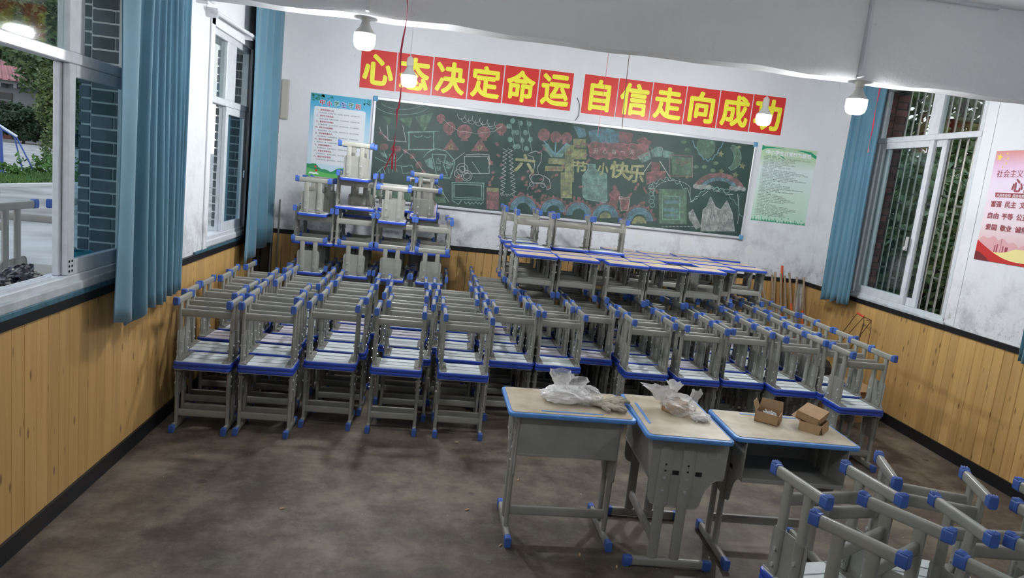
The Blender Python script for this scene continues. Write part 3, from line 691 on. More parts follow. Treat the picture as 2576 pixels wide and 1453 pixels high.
# ------------------------------------------------------------ desks
def desk_meshes():
    k = {}; T = .665
    k['top'] = MB().prism(rrect(.612, .408, .03), 'xy', T-.024, T-.002).mesh('desk_rim', smooth=True, bevel=.006)
    k['lam'] = MB().prism(rrect(.580, .376, .02), 'xy', T-.004, T+.0005).mesh('desk_laminate')
    k['line'] = None
    k['groove'] = MB().prism(rrect(.30, .014, .006), 'xy', T, T+.0022).mesh('pen_groove')
    poly = [(.165, .640), (.158, .600), (.150, .36), (.145, .335), (.132, .318), (.112, .310), (-.070, .300), (-.088, .304), (-.098, .316), (-.103, .340), (-.109, .372), (-.121, .405), (-.140, .432), (-.163, .447), (-.190, .452), (-.198, .464), (-.200, .640)]
    for s, nm in ((-1, 'l'), (1, 'r')):
        xa, xb = sorted((s*.244, s*.249))
        mb = MB().prism(poly, 'yz', xa, xb)
        for yy in (.085, -.02):
            mb.tube((s*.2465, yy, .312), (s*.2465, yy, .585), .0125, .031, A=(1, 0, 0), n=14, e=2.8)
        rim = [(y_, z_) for y_, z_ in poly[3:-2]]
        for (ya_, za_), (yb_, zb_) in zip(rim[:-1], rim[1:]): mb.tube((s*.2495, ya_*.985, za_+.003), (s*.2495, yb_*.985, zb_+.003), .0028, n=6)
        k['plate'+nm] = mb.mesh('side_plate', smooth=True)
        ring = [(s*.2498, -.125+.019*math.cos(a*PI/8), .575+.019*math.sin(a*PI/8)) for a in range(17)]
        k['mark'+nm] = MB().path(ring, .0016, 6).box((s*.2502, -.125, .574), (.002, .003, .020)).box((s*.2502, -.1225, .581), (.002, .004, .003)).mesh('pressed_mark')
        mb = MB()
        for yy in (.085, -.02):
            for zz in (.385, .45): mb.tube((s*.258, yy, zz), (s*.2635, yy, zz), .0085, n=8)
        k['bolts'+nm] = mb.mesh('bolts')
        mb = MB()
        for yy in (.085, -.02):
            for zz in (.485, .515): mb.tube((s*.2585, yy, zz), (s*.2597, yy, zz), .0048, n=10)
        for yy in (.033, -.075): mb.box((s*.2502, yy, .475), (.002, .030, .020))
        k['slots'+nm] = mb.mesh('punched_holes')
    k['box'] = MB().bb((-.243, .150, .447), (.243, .155, .640)).bb((-.243, -.195, .447), (.243, .155, .452)).bb((-.243, -.197, .447), (.243, -.193, .468)).bb((-.243, .150, .441), (.243, .160, .450)).mesh('book_box', bevel=.001, seg=1)
    k['leg'] = MB().tube((0, 0, .03), (0, 0, .60), .011, .024, A=(1, 0, 0), n=12, e=2.5).mesh('leg', smooth=True)
    k['foot'] = MB().tube((0, -.185, .028), (0, .205, .028), .013, .0215, A=(1, 0, 0), n=16, e=4).mesh('foot_bar', smooth=True)
    mb = MB().prism(rrect(.032, .048, .009, 3, 0, .027), 'xz', -.20, -.158); mb.bb((-.014, -.20, 0), (.014, -.17, .008))
    k['capf'] = mb.mesh('end_cap', smooth=True, bevel=.002, seg=1)
    mb = MB().prism(rrect(.032, .048, .009, 3, 0, .027), 'xz', .178, .22); mb.bb((-.014, .19, 0), (.014, .22, .008))
    k['capb'] = mb.mesh('end_cap', smooth=True, bevel=.002, seg=1)
    k['cross'] = MB().tube((-.235, .085, .130), (.235, .085, .130), .0225, .0115, A=(0, 0, 1), n=16, e=4.5).mesh('crossbar', smooth=True)
    return k
DM = desk_meshes()
def dm(key, m):
    c = ('desk', key, m)
    if c not in _cache:
        me = DM[key]
        if me.materials: me = me.copy()
        me.materials.clear(); me.materials.append(M[m]); _cache[c] = me
    return _cache[c]
M['tan_desk'] = mat('worn_desk_laminate', (.57, .50, .385), .30, var=.3, vscale=11, dark=(.42, .345, .24))
M['hole'] = mat('dark_hole', (.01, .01, .01), .8)
def desk(x, y, z, rz, label, inv=False, group='school desks in front of the stools'):
    r = empty('school_desk', (x, y, z+(.665 if inv else 0)), (PI if inv else 0, 0, rz), label=label, cat='desk', group=group)
    P = lambda nm, key, m, par=r, loc=None: obj(nm, dm(key, m), None, par, loc)
    t = P('tabletop', 'top', 'deskrim'); P('laminate', 'lam', 'tan_desk', t); P('pen_groove', 'groove', 'deskrim', t, (0, .155, 0))
    P('book_box', 'box', 'grey_worn')
    for s, nm in ((-1, 'l'), (1, 'r')):
        p = P('side_plate', 'plate'+nm, 'grey_worn')
        b_ = P('bolts', 'bolts'+nm, 'chrome', p); b_['kind'] = 'stuff'; b_ = P('punched_holes', 'slots'+nm, 'hole', p); b_['kind'] = 'stuff'
        P('pressed_mark', 'mark'+nm, 'grey_worn', p)
        for yy in (.085, -.02): P('leg', 'leg', 'grey_worn', loc=(s*.2465, yy, 0))
        f = P('foot_bar', 'foot', 'grey_worn', loc=(s*.2465, 0, 0)); P('end_cap', 'capf', 'cap', f); P('end_cap', 'capb', 'cap', f)
    P('crossbar', 'cross', 'grey_worn')
    return r
DZ = .6655
d1 = desk(2.318, 3.275, 0, PI+.005, 'school desk seen from behind, carrying the crumpled bag and gloves')
d2 = desk(2.838, 3.19, 0, PI/2-.05, 'middle school desk turned endwise, showing its plate with punched holes')
d3 = desk(3.368, 3.13, 0, -.045, 'school desk with its open book box towards the camera, carrying two cardboard boxes')
desk(-.83, 3.93, 0, 0, 'upright desk standing outside the near window', group='desks stacked outside')
desk(-.83, 3.93, .665, 0, 'upturned desk, feet up, outside the near window', inv=True, group='desks stacked outside')
desk(-.80, 4.40, 0, 0.02, 'upright desk outside, behind the one at the near window', group='desks stacked outside')
desk(-.80, 4.40, .665, 0.02, 'upturned desk outside, behind the other upturned one', inv=True, group='desks stacked outside')

# ------------------------------------------------------------ flat print: text and shapes on the walls
_tcache = {}
def glyphs(body, bold=0.0, res=3):
    key = (body, bold, res)
    if key in _tcache: return _tcache[key]
    cu = bpy.data.curves.new('text', 'FONT'); cu.body = body; cu.size = 1; cu.offset = bold; cu.resolution_u = res; cu.fill_mode = 'FRONT'
    o = bpy.data.objects.new('text', cu); COL.objects.link(o)
    dg = bpy.context.evaluated_depsgraph_get(); me = bpy.data.meshes.new_from_object(o.evaluated_get(dg))
    bpy.data.objects.remove(o); v = [(p.co.x, p.co.y) for p in me.vertices]; f = [tuple(p.vertices) for p in me.polygons]
    bpy.data.meshes.remove(me)
    xs = [p[0] for p in v]; ys = [p[1] for p in v]
    r = (v, f, min(xs), max(xs), min(ys), max(ys)); _tcache[key] = r; return r
class Sheet:
    """a flat printed sheet: o = top left corner, a = unit vector to the right, n = out of the wall"""
    def __init__(s, o, a, n): s.o = Vector(o); s.a = Vector(a).normalized(); s.n = Vector(n).normalized(); s.d = Vector((0, 0, -1))
    def p(s, u, v, h=0): return s.o+s.a*u+s.d*v+s.n*h
    def poly(s, mb, pts, h):
        n = len(pts); return mb.add([s.p(u, v, h) for u, v in pts], [tuple(range(n))])
    def text(s, mb, body, u0, v0, w=None, hgt=None, h=.001, bold=0, res=3, fit=False):
        v, f, xa, xb, ya, yb = glyphs(body, 0, res)
        dirs = [(0, 0)]
        if bold >= .02: dirs += [(bold*math.cos(k*PI/4), bold*math.sin(k*PI/4)) for k in range(8)]; xa -= bold; xb += bold; ya -= bold; yb += bold
        elif bold > .008: dirs += [(bold, 0)]
        if fit: sx_, sy_ = w/(xb-xa), hgt/(yb-ya)
        elif w: sx_ = sy_ = w/(xb-xa)
        else: sx_ = sy_ = hgt/(yb-ya)
        for k, (dx, dy) in enumerate(dirs): mb.add([s.p(u0+(x+dx-xa)*sx_, v0+(yb-y-dy)*sy_, h+k*.00012) for x, y in v], f)
        return mb
def flat(name, mb, m, parent=None, h=0):
    me = bpy.data.meshes.new(name); me.from_pydata(mb.v, [], mb.f); return obj(name, me, m, parent)
def stroke(mb, s, pts, w, h):
    for (a, b), (c, d) in zip(pts[:-1], pts[1:]):
        L_ = math.hypot(c-a, d-b) or 1e-6; nx, ny = -(d-b)/L_*w/2, (c-a)/L_*w/2
        ex, ey = (c-a)/L_*w*.3, (d-b)/L_*w*.3
        s.poly(mb, [(a+nx-ex, b+ny-ey), (c+nx+ex, d+ny+ey), (c-nx+ex, d-ny+ey), (a-nx-ex, b-ny-ey)], h)
def arc(cx, cy, rx, ry=None, a0=0, a1=360, n=20):
    ry = ry or rx; return [(cx+rx*math.cos(math.radians(a0+(a1-a0)*i/n)), cy+ry*math.sin(math.radians(a0+(a1-a0)*i/n))) for i in range(n+1)]
M['sign_red'] = mat('banner_red', (.62, .035, .03), .32)
M['sign_yellow'] = mat('banner_yellow', (.84, .80, .05), .4)
M['ink'] = mat('dark_ink', (.10, .11, .13), .6); M['ink_red'] = mat('red_ink', (.42, .06, .09), .6)
M['ink_green'] = mat('green_ink', (.03, .25, .18), .6); M['ink_blue'] = mat('blue_ink', (.08, .10, .42), .6)
M['paper'] = mat('white_paper', (.74, .78, .82), .5)

# twelve red character sheets
wb_ = Sheet((0, YB, 3.0), (1, 0, 0), (0, -1, 0))
chars = '心态决定命运自信走向成功'
names = ['first', 'second', 'third', 'fourth', 'fifth', 'sixth', 'seventh', 'eighth', 'ninth', 'tenth', 'eleventh', 'twelfth']
xs_ = [(.753+i*.350) for i in range(6)]+[(2.956+i*.357) for i in range(6)]
for i, ch in enumerate(chars):
    x0 = xs_[i]; w = .338 if i < 6 else .346; zt = 2.801+(x0-.753)*.0105+(.004 if i > 5 else 0); hh = .362+(.004 if i < 6 else .018)
    s_ = Sheet((x0, YB-.002, zt), (1, 0, 0), (0, -1, 0))
    o = obj('character_sheet', MB().bb((x0, YB-.004, zt-hh), (x0+w, YB-.0005, zt)), 'sign_red')
    tag(o, f'red sheet with the yellow character {ch}, {names[i]} of the slogan above the blackboard', 'poster', 'slogan sheets above the blackboard')
    mb = MB(); asp = {'心': (.88, .80), '自': (.62, .82), '向': (.78, .82)}.get(ch, (.86, .84))
    cw, chh = w*asp[0], hh*asp[1]
    s_.text(mb, ch, (w-cw)/2, (hh-chh)/2, cw, chh, h=.0035, bold=.034, res=4, fit=True)
    flat('character', mb, 'sign_yellow', o)

# left poster (rules for pupils)
def poster_base(s, w, h, m): return obj('rules_poster', MB().add([s.p(0, 0, 0), s.p(w, 0, 0), s.p(w, h, 0), s.p(0, h, 0), s.p(0, 0, .002), s.p(w, 0, .002), s.p(w, h, .002), s.p(0, h, .002)], [(0, 1, 2, 3), (7, 6, 5, 4), (0, 4, 5, 1), (1, 5, 6, 2), (2, 6, 7, 3), (3, 7, 4, 0)]), m)
s1 = Sheet((.303, YB-.001, 2.330), (1, 0, 0), (0, -1, 0)); PW1, PH1 = .578, .80
M['blue_sheet'] = gradmat('sky_poster', [(0, (.5, .7, .8)), (.3, (.62, .74, .82)), (.7, (.35, .62, .78)), (.88, (.08, .42, .66)), (1, (.05, .36, .55))])
p1 = poster_base(s1, PW1, PH1, 'blue_sheet')
tag(p1, 'blue and white rules poster with a green hill at its foot beside the blackboard', 'poster')
mb = MB(); s1.poly(mb, [(u, v) for u, v in rrect(PW1-.085, PH1-.25, .02, 3, PW1/2-.004, .395)], .0025); flat('text_panel', mb, 'paper', p1)
ttl = '中小学生守则'; cl = ['ink_red', 'ink_red', 'ink_green', 'ink_blue', 'ink_green', 'ink_red']
M['halo'] = mat('white_outline', (.85, .88, .9), .5)
for i, ch in enumerate(ttl):
    mb = MB(); s1.text(mb, ch, .085+i*.068, .050+(i % 2)*.004, .054, .058, h=.003, bold=.07, fit=True); flat('title_outline', mb, 'halo', p1)
    mb = MB(); s1.text(mb, ch, .088+i*.068, .053+(i % 2)*.004, .048, .052, h=.0042, bold=.03, fit=True); flat('title_character', mb, cl[i], p1)
rules = [('一、爱党爱国爱人民。', '了解党史国情，珍视国家荣誉，热爱祖国，热爱人民，热爱中国共产党。'), ('二、好学多问肯钻研。', '上课专心听讲，积极发表见解，乐于科学探索，养成阅读习惯。'),
 ('三、勤劳笃行乐奉献。', '自己事自己做，主动分担家务，参与劳动实践，热心志愿服务。'), ('四、明礼守法讲美德。', '遵守国法校纪，自觉礼让排队，保持公共卫生，爱护公共财物。'),
 ('五、孝亲尊师善待人。', '孝父母敬师长，爱集体助同学，虚心接受批评，学会合作共处。'), ('六、诚实守信有担当。', '保持言行一致，不说谎不作弊，借东西及时还，做到知错就改。'),
 ('七、自强自律健身心。', '坚持锻炼身体，乐观开朗向上，不吸烟不喝酒，文明绿色上网。'), ('八、珍爱生命保安全。', '红灯停绿灯行，防溺水不玩火，会自护懂求救，坚决远离毒品。'),
 ('九、勤俭节约护家园。', '不比吃喝穿戴，爱惜花草树木，节粮节水节电，低碳环保生活。')]
ma, mb = MB(), MB()
for i, (a, b) in enumerate(rules):
    s1.text(ma, a, .062, .142+i*.0560, .170, h=.0032, bold=.02, res=1); s1.text(mb, b, .086, .142+i*.0560+.030, .395, h=.0032, bold=.012, res=1)
flat('rule_headings', ma, 'ink_red', p1); flat('rule_text', mb, 'ink', p1)
M['hill'] = mat('print_green', (.12, .48, .12), .5); M['hill2'] = mat('print_dark_green', (.03, .28, .12), .5)
mb = MB(); s1.poly(mb, [(0, .69)]+[(u/20*PW1, .70-.03*math.sin(u*.5+1)+.01*math.sin(u*1.7)) for u in range(21)]+[(PW1, PH1), (0, PH1)], .0034); flat('dark_hills', mb, 'hill2', p1)
mb = MB(); s1.poly(mb, [(u/20*PW1, .735-.02*math.sin(u*.33+2.0)) for u in range(21)]+[(PW1, PH1), (0, PH1)], .0042); flat('green_hills', mb, 'hill', p1)
mb = MB(); s1.poly(mb, [(.02, .775), (.035, .752), (.07, .758), (.10, .752), (.125, .775), (.09, .770), (.072, .777), (.055, .770)], .005); flat('open_book', mb, 'halo', p1)
mb = MB(); s1.poly(mb, arc(.085, .700, .010, n=10)[:-1], .005); s1.poly(mb, arc(.095, .735, .013, n=10)[:-1], .005); flat('red_balloons', mb, 'sign_red', p1)
mb = MB(); rnd = random.Random(4)
for i in range(60):
    u, v = rnd.uniform(0, .24)**1.0, rnd.uniform(0, .06); 
    if v < .065*(1-u/.26) or rnd.random() < .2: s1.poly(mb, [(u, v), (u+.014, v+.004), (u+.018, v+.016), (u+.003, v+.012)], .0028)
for i in range(20):
    u, v = rnd.uniform(.50, PW1-.018), rnd.uniform(0, .05); s1.poly(mb, [(u, v), (u+.012, v+.004), (u+.014, v+.014), (u+.003, v+.010)], .0028)
flat('printed_leaves', mb, 'ink_green', p1)

# right green poster
s2 = Sheet((4.913, YB-.001, 2.352), (1, 0, 0), (0, -1, 0)); PW2, PH2 = .612, .785
M['green_sheet'] = gradmat('green_poster', [(0, (.46, .66, .54)), (.35, (.56, .72, .62)), (.72, (.68, .78, .78)), (.86, (.50, .66, .46)), (1, (.44, .62, .42))])
p2 = poster_base(s2, PW2, PH2, 'green_sheet'); tag(p2, 'pale green conduct rules poster between the blackboard and the right curtain', 'poster')
mb = MB(); s2.text(mb, '中小学生日常行为规范', .052, .040, .50, h=.003, bold=.035, res=2); flat('title_outline', mb, 'halo', p2)
mb = MB(); s2.text(mb, '中小学生日常行为规范', .054, .042, .496, h=.0036, bold=.004, res=2); flat('title', mb, 'ink_red', p2)
M['swoosh'] = mat('print_swoosh_green', (.02, .30, .16), .5)
mb = MB()
for q in ([(0, 0), (.03, .012), (.14, .01), (.28, .02), (.14, .02), (.05, .03), (0, .055)], [(PW2, .055), (.55, .02), (.45, .012), (.38, .018), (.50, .035), (PW2, .085)], [(.17, .075), (.22, .10), (.265, .118), (.25, .10), (.20, .085)]): s2.poly(mb, q, .0027)
for i in range(34):
    u = i*.018; hgt = random.uniform(.012, .04); s2.poly(mb, [(u, PH2), (u+.003, PH2-hgt), (u+.010, PH2-hgt*.6), (u+.019, PH2)], .0027)
for i in range(8): s2.poly(mb, arc(.04+i*.075, PH2-.035-.008*(i % 3), .006, n=6)[:-1], .0027)
flat('printed_leaves', mb, 'swoosh', p2)
conduct = ['一、自尊自爱，注重仪表', '1.维护国家荣誉，尊敬国旗、国徽，会唱国歌，升降国旗、奏唱国歌时要肃立、脱帽、行注目礼', '2.穿戴整洁、朴素大方，不烫发，不染发，不化妆，不佩戴首饰', '3.讲究卫生，养成良好的卫生习惯。不随地吐痰，不乱扔废弃物', '4.举止文明，不说脏话，不骂人，不打架，不赌博', '5.情趣健康，不看色情、凶杀、暴力、封建迷信的书刊、音像制品', '6.爱惜名誉，拾金不昧，抵制不良诱惑', '7.注意安全，防火灾、防溺水、防触电、防盗、防中毒等',
 '二、诚实守信，礼貌待人', '8.平等待人，与人为善。尊重他人的人格、宗教信仰、民族风俗习惯', '9.尊重教职工，见面行礼或主动问好，回答师长问话要起立，给老师提意见要态度诚恳', '10.同学之间互相尊重、团结互助、理解宽容、真诚相待、正常交往，不以大欺小，不欺侮同学', '11.使用礼貌用语，讲话注意场合，态度友善，要讲普通话', '12.未经允许不进入他人房间、不动用他人物品、不看他人信件和日记', '13.不随意打断他人的讲话，不打扰他人学习工作和休息，妨碍他人要道歉', '14.诚实守信，言行一致，答应他人的事要做到，做不到时表示歉意，借他人钱物要及时归还', '15.上、下课时起立向老师致敬，下课时，请老师先行',
 '三、遵规守纪，勤奋学习', '16.按时到校，不迟到，不早退，不旷课', '17.上课专心听讲，勤于思考，积极参加讨论，勇于发表见解', '18.认真预习、复习，主动学习，按时完成作业，考试不作弊', '19.积极参加生产劳动和社会实践，积极参加学校组织的其他活动，遵守活动的要求和规定', '20.认真值日，保持教室、校园整洁优美', '21.爱护校舍和公物，不在黑板、墙壁、课桌、布告栏等处乱涂改刻画',
 '四、勤劳俭朴，孝敬父母', '24.生活节俭，不互相攀比，不乱花钱', '25.学会料理个人生活，自己的衣物用品收放整齐', '26.生活有规律，按时作息，珍惜时间，合理安排课余生活', '27.经常与父母交流生活、学习、思想等情况，尊重父母意见和教导', '28.外出和到家时，向父母打招呼，未经家长同意，不得在外住宿或留宿他人', '29.体贴帮助父母长辈，主动承担力所能及的家务劳动',
 '五、严于律己，遵守公德', '31.遵守国家法律，不做法律禁止的事', '32.遵守交通法规，不闯红灯，不违章骑车，过马路走人行横道', '33.遵守公共秩序，乘公共交通工具主动购票，给老、幼、病、残、孕及师长让座', '34.爱护公用设施、文物古迹，爱护庄稼、花草、树木，爱护有益动物和生态环境', '35.遵守网络道德和安全规定，不浏览、不制作、不传播不良信息', '36.珍爱生命，不吸烟，不喝酒，不滥用药物，拒绝毒品', '37.公共场所不喧哗，瞻仰烈士陵园等相关场所保持肃穆', '40.见义勇为，敢于斗争，对违反社会公德的行为要进行劝阻']
mb = MB()
for i, ln in enumerate(conduct):
    s2.text(mb, ln, .035 if '、' in ln[:2] else .030, .098+i*.0158, min(.53, len(ln)*.0122), h=.003, bold=.012 if '、' in ln[:2] else .006, res=1)
flat('rule_text', mb, 'ink', p2)

# red slogan poster on the right wall
yL = 4.793
s3 = Sheet((xr(yL)-.003, yL, 2.297), (-math.sin(ANG_R), -math.cos(ANG_R), 0), (-1, 0, 0)); PW3, PH3 = .66, .79
def uv3(px, py):
    q = at(px, py, 0, xr(4.6)); return (yL-q.y, 2.297-q.z)
M['pink_sheet'] = gradmat('pink_poster', [(0, (.6, .34, .34)), (.35, (.76, .64, .68)), (.72, (.74, .64, .78)), (.86, (.70, .48, .66)), (1, (.58, .22, .20))])
p3 = poster_base(s3, PW3, PH3, 'pink_sheet'); p3.name = 'slogan_poster'; tag(p3, 'pink and red slogan poster on the right wall near the picture edge', 'poster')
M['maroon'] = mat('maroon_ink', (.30, .05, .07), .5); M['ribbon_red'] = mat('print_red', (.50, .02, .02), .5); M['print_yellow'] = mat('print_yellow', (.78, .70, .30), .5)
M['star'] = mat('print_gold', (.85, .62, .08), .5); M['mtn'] = mat('print_mountain', (.66, .36, .38), .5); M['darkred'] = mat('print_dark_red', (.16, .015, .02), .5)
def row3(body, px0, py0, px1, py1, u=None):
    a = uv3(px0, py0); b = uv3(px1, py1); mb = MB(); s3.text(mb, body, a[0], a[1], b[0]-a[0], (b[1]-a[1]), h=.004, bold=.012, res=3, fit=True); flat('slogan_text', mb, 'maroon', p3)
row3('社会主义核', 2511, 427, 2594, 447)
a = uv3(2557, 452); b_ = uv3(2576, 474)
mb = MB(); s3.text(mb, '心价值观', a[0]-.02, a[1]-.01, .40, h=.004, bold=.03, res=3); flat('slogan_text', mb, 'maroon', p3)
a = uv3(2505, 484); mb = MB(); s3.poly(mb, [(a[0], a[1]), (a[0]+.48, a[1]), (a[0]+.47, a[1]+.034), (a[0]+.01, a[1]+.034)], .0035); flat('ribbon', mb, 'maroon', p3)
mb = MB(); s3.text(mb, '人民有信仰  民族有希望  国家有力量', a[0]+.02, a[1]+.008, .42, h=.0045, bold=.01, res=1); flat('ribbon_text', mb, 'halo', p3)
for (w4, x0, y0, x1, y1) in ((('富强', '民主', '文明', '和谐'), 2496, 504, 2520, 522), (('自由', '平等', '公正', '法治'), 2488, 533, 2512, 551), (('爱国', '敬业', '诚信', '友善'), 2482, 562, 2507, 580)):
    a = uv3(x0, y0); b = uv3(x1, y1); st = (b[0]-a[0])*1.30
    for i, t_ in enumerate(w4):
        mb = MB(); s3.text(mb, t_, a[0]+i*st, a[1], b[0]-a[0], abs(b[1]-a[1]), h=.004, bold=.02, res=2, fit=True); flat('slogan_text', mb, 'maroon', p3)
mb = MB(); s3.poly(mb, [(u/24*PW3, .655-.03*abs(math.sin(u*.9))-.02*math.sin(u*.31)) for u in range(25)]+[(PW3, .74), (0, .74)], .0025); flat('mountains', mb, 'mtn', p3)
mb = MB()
for u, w_, h_ in ((.17, .010, .05), (.19, .012, .06), (.225, .004, .10), (.27, .025, .045), (.245, .01, .05), (.33, .05, .02)): s3.poly(mb, [(u, .72-h_), (u+w_, .72-h_), (u+w_, .74), (u, .74)], .0030)
flat('towers', mb, 'maroon', p3)
mb = MB(); s3.poly(mb, [(u/20*PW3, .665+.055*math.sin(min(u, 11)*.26)) for u in range(21)]+[(PW3, PH3), (0, PH3)], .0035); flat('yellow_wave', mb, 'print_yellow', p3)
mb = MB(); s3.poly(mb, [(u/20*PW3, .645+.125*math.sin(min(u, 12)*.131)) for u in range(21)]+[(PW3, PH3), (0, PH3)], .0040); flat('red_wave', mb, 'ribbon_red', p3)
mb = MB(); s3.poly(mb, [(0, .725), (.05, .735), (.11, .762), (.15, PH3), (0, PH3)], .0045); flat('dark_wave', mb, 'darkred', p3)
def star(cx, cy, r, rot=0): return [(cx+(r if i % 2 == 0 else r*.42)*math.sin(PI*i/5+rot), cy-(r if i % 2 == 0 else r*.42)*math.cos(PI*i/5+rot)) for i in range(10)]
for cx, cy, r in ((.045, .045, .030), (.11, .02, .010), (.125, .055, .010), (.115, .09, .010), (.09, .115, .010)):
    mb = MB(); s3.poly(mb, star(cx, cy, r, .2), .0035); flat('printed_star', mb, 'star', p3)

# ------------------------------------------------------------ blackboard with chalk drawings
bbd = empty('blackboard', (0, 0, 0), label='long green blackboard covered in coloured chalk drawings on the back wall', cat='blackboard')
BX0, BX1, BZ0, BZ1 = .925, 4.822, 1.376, 2.338
obj('writing_surface', MB().bb((BX0, YB-.024, BZ0), (BX1, YB-.001, BZ1)), 'board', bbd)
M['frame_alu'] = mat('aluminium_frame', (.60, .62, .66), .35, metal=.3)
for lo, hi in (((BX0-.01, YB-.032, BZ1-.004), (BX1+.01, YB-.001, BZ1+.026)), ((BX0-.01, YB-.032, BZ0-.022), (BX1+.01, YB-.001, BZ0+.004)), ((BX0-.022, YB-.032, BZ0-.02), (BX0+.004, YB-.001, BZ1+.02)), ((BX1-.004, YB-.032, BZ0-.02), (BX1+.022, YB-.001, BZ1+.02))):
    obj('frame_rail', MB().bb(lo, hi).mesh('frame_rail', bevel=.005), 'frame_alu', bbd)
M['corner_blue'] = mat('blue_corner', (.10, .30, .48), .45)
for cx in (BX0-.004, BX1+.004):
    for cz in (BZ0-.004, BZ1+.006): obj('corner_cap', MB().box((cx, YB-.019, cz), (.052, .032, .052)).mesh('corner_cap', bevel=.01), 'corner_blue', bbd)
CH = {'pink': (.36, .21, .215), 'teal': (.27, .42, .38), 'blue': (.20, .34, .40), 'yellow': (.38, .40, .24), 'white': (.46, .50, .48), 'green': (.20, .31, .23)}
for k_, c_ in CH.items():
    M['f_'+k_] = chalkmat('chalk_fill_'+k_, c_, .50); M['s_'+k_] = chalkmat('chalk_line_'+k_, c_, .72)
sb = Sheet((0, YB-.0245, 0), (1, 0, 0), (0, -1, 0))
def bp(x, y): q = at(920+x/2.576, 240+y/2.576, 1, YB-.025); return (q.x, -q.z)
CPX = 2.576*1762/7.35*.99   # picture units of the drawing per metre
_hl = [0]
def clampb(p): return (min(max(p[0], BX0+.008), BX1-.008), min(max(p[1], -(BZ1-.008)), -(BZ0+.006)))
def cf(mb, pts):
    _hl[0] += 1; sb.poly(mb, [clampb(bp(*p)) for p in pts], .0006+(_hl[0] % 40)*.00003)
def cs(mb, pts, w=3.2):
    _hl[0] += 1; stroke(mb, sb, [clampb(bp(*p)) for p in pts], w/CPX, .0022+(_hl[0] % 40)*.00003)
def chalk(name, fills=(), lines=(), fc='pink', lc='white', w=3.2):
    if fills:
        mb = MB(); [cf(mb, p) for p in fills]; flat(name, mb, 'f_'+fc, bbd)
    if lines:
        mb = MB(); [cs(mb, p, w) for p in lines]; flat(name+'_outline' if fills else name, mb, 's_'+lc, bbd)
rc = random.Random(99)
def wob(pts, a=3): return [(x+rc.uniform(-a, a), y+rc.uniform(-a, a)) for x, y in pts]
def rect(x0, y0, x1, y1, sk=0): return [(x0, y0), (x1, y0+sk), (x1-sk*.2, y1+sk), (x0, y1)]
chalk('chalk_bunting', [[(110, 130), (170, 150), (150, 200)], [(215, 150), (305, 140), (285, 215)], [(320, 140), (440, 110), (380, 240)]], [arc(240, 50, 180, 75, 10, 170, 16), arc(240, 40, 140, 50, 10, 170, 14)], 'green', 'teal', 3)
chalk('chalk_scroll', (), [rect(280, 235, 440, 350)+[(280, 235)], [(270, 240), (475, 232)], [(275, 350), (440, 352)], arc(340, 258, 26, 12, 180, 0, 8), arc(400, 262, 20, 10, 180, 0, 8)], lc='teal', w=6)
chalk('chalk_scroll', (), [[(140, 190), (145, 292), (262, 300), (240, 195)], [(90, 205), (100, 240), (150, 290)]], lc='white', w=4)
for cx, cy, r in ((487, 147, 26), (541, 208, 38), (640, 235, 47), (766, 240, 41), (877, 215, 34)):
    chalk('chalk_lantern', [arc(cx, cy, r, r*.95, n=16)[:-1], [(cx-r*.4, cy+r*.9), (cx+r*.4, cy+r*.9), (cx+r*.5, cy+r*1.3), (cx-r*.5, cy+r*1.3)]], [arc(cx, cy, r*q, r*.95, 0, 360, 16) for q in (.3, .65, 1)], 'pink', 'pink', 3)
chalk('chalk_garland', (), [[(500, 150), (541, 190), (600, 230), (640, 235), (720, 245), (766, 240), (830, 235), (877, 200)]], lc='white', w=2.5)
for cx, cy, r in ((553, 325, 46), (740, 330, 52)):
    chalk('chalk_pennant', [[(cx, cy-r), (cx+r*1.1, cy+r*.6), (cx-r*1.1, cy+r*.6)]], [star(cx, cy+8, 18)+[star(cx, cy+8, 18)[0]]], 'pink', 'yellow', 4)
chalk('chalk_net', (), [arc(620+i*48, 120+i*12, 26, 34, 180, 0, 8) for i in range(6)]+[arc(644+i*44, 148+i*10, 24, 28, 180, 0, 8) for i in range(5)], lc='white', w=2.5)
for x0, ys_ in ((938, (165, 200, 240, 285, 330)), (990, (180, 240, 290, 330)), (1045, (185, 240, 285, 345))):
    fl = []
    for i, y0 in enumerate(ys_):
        d = -1 if i % 2 else 1; cx = x0+d*14+i*4; a = .5*d
        fl.append([(cx+18*math.cos(t)*math.cos(a)-9*math.sin(t)*math.sin(a)*1.0, y0+8*math.cos(t)*math.sin(a)*1.0+17*math.sin(t)) for t in [k*PI/5 for k in range(10)]])
    chalk('chalk_vine', fl, [[(x0+i*3, y) for i, y in enumerate(range(160, 370, 20))]], 'teal', 'teal', 3)
for cx, cy, r in ((1155, 255, 40), (1232, 270, 37), (1303, 275, 35)):
    chalk('chalk_balloon', [arc(cx, cy, r, r*1.05, n=16)[:-1]], [[(cx, cy+r), (1225, 390)]], 'pink', 'blue', 8)
chalk('chalk_bowl', [[(1140, 320), (1180, 310), (1230, 380), (1300, 310), (1330, 320), (1270, 400), (1200, 400)]], (), 'teal')
chalk('chalk_signboard', [[(380, 420), (430, 400), (440, 480), (400, 460)], [(520, 420), (570, 440), (540, 480), (520, 470)]], [[(430, 380), (520, 385), (505, 450), (530, 520), (460, 520), (445, 450), (430, 380)], [(375, 400), (400, 370), (450, 345), (480, 350), (520, 360), (575, 420), (570, 470), (545, 535), (440, 530)]], 'teal', 'teal', 5)
mb = MB(); sb.text(mb, '六', *bp(455, 400), .05, .05, h=.004, fit=True); sb.text(mb, '一', *bp(457, 435), .045, .008, h=.004, fit=True); sb.text(mb, '快', *bp(458, 455), .05, .05, h=.004, fit=True); flat('chalk_writing', mb, 's_teal', bbd)
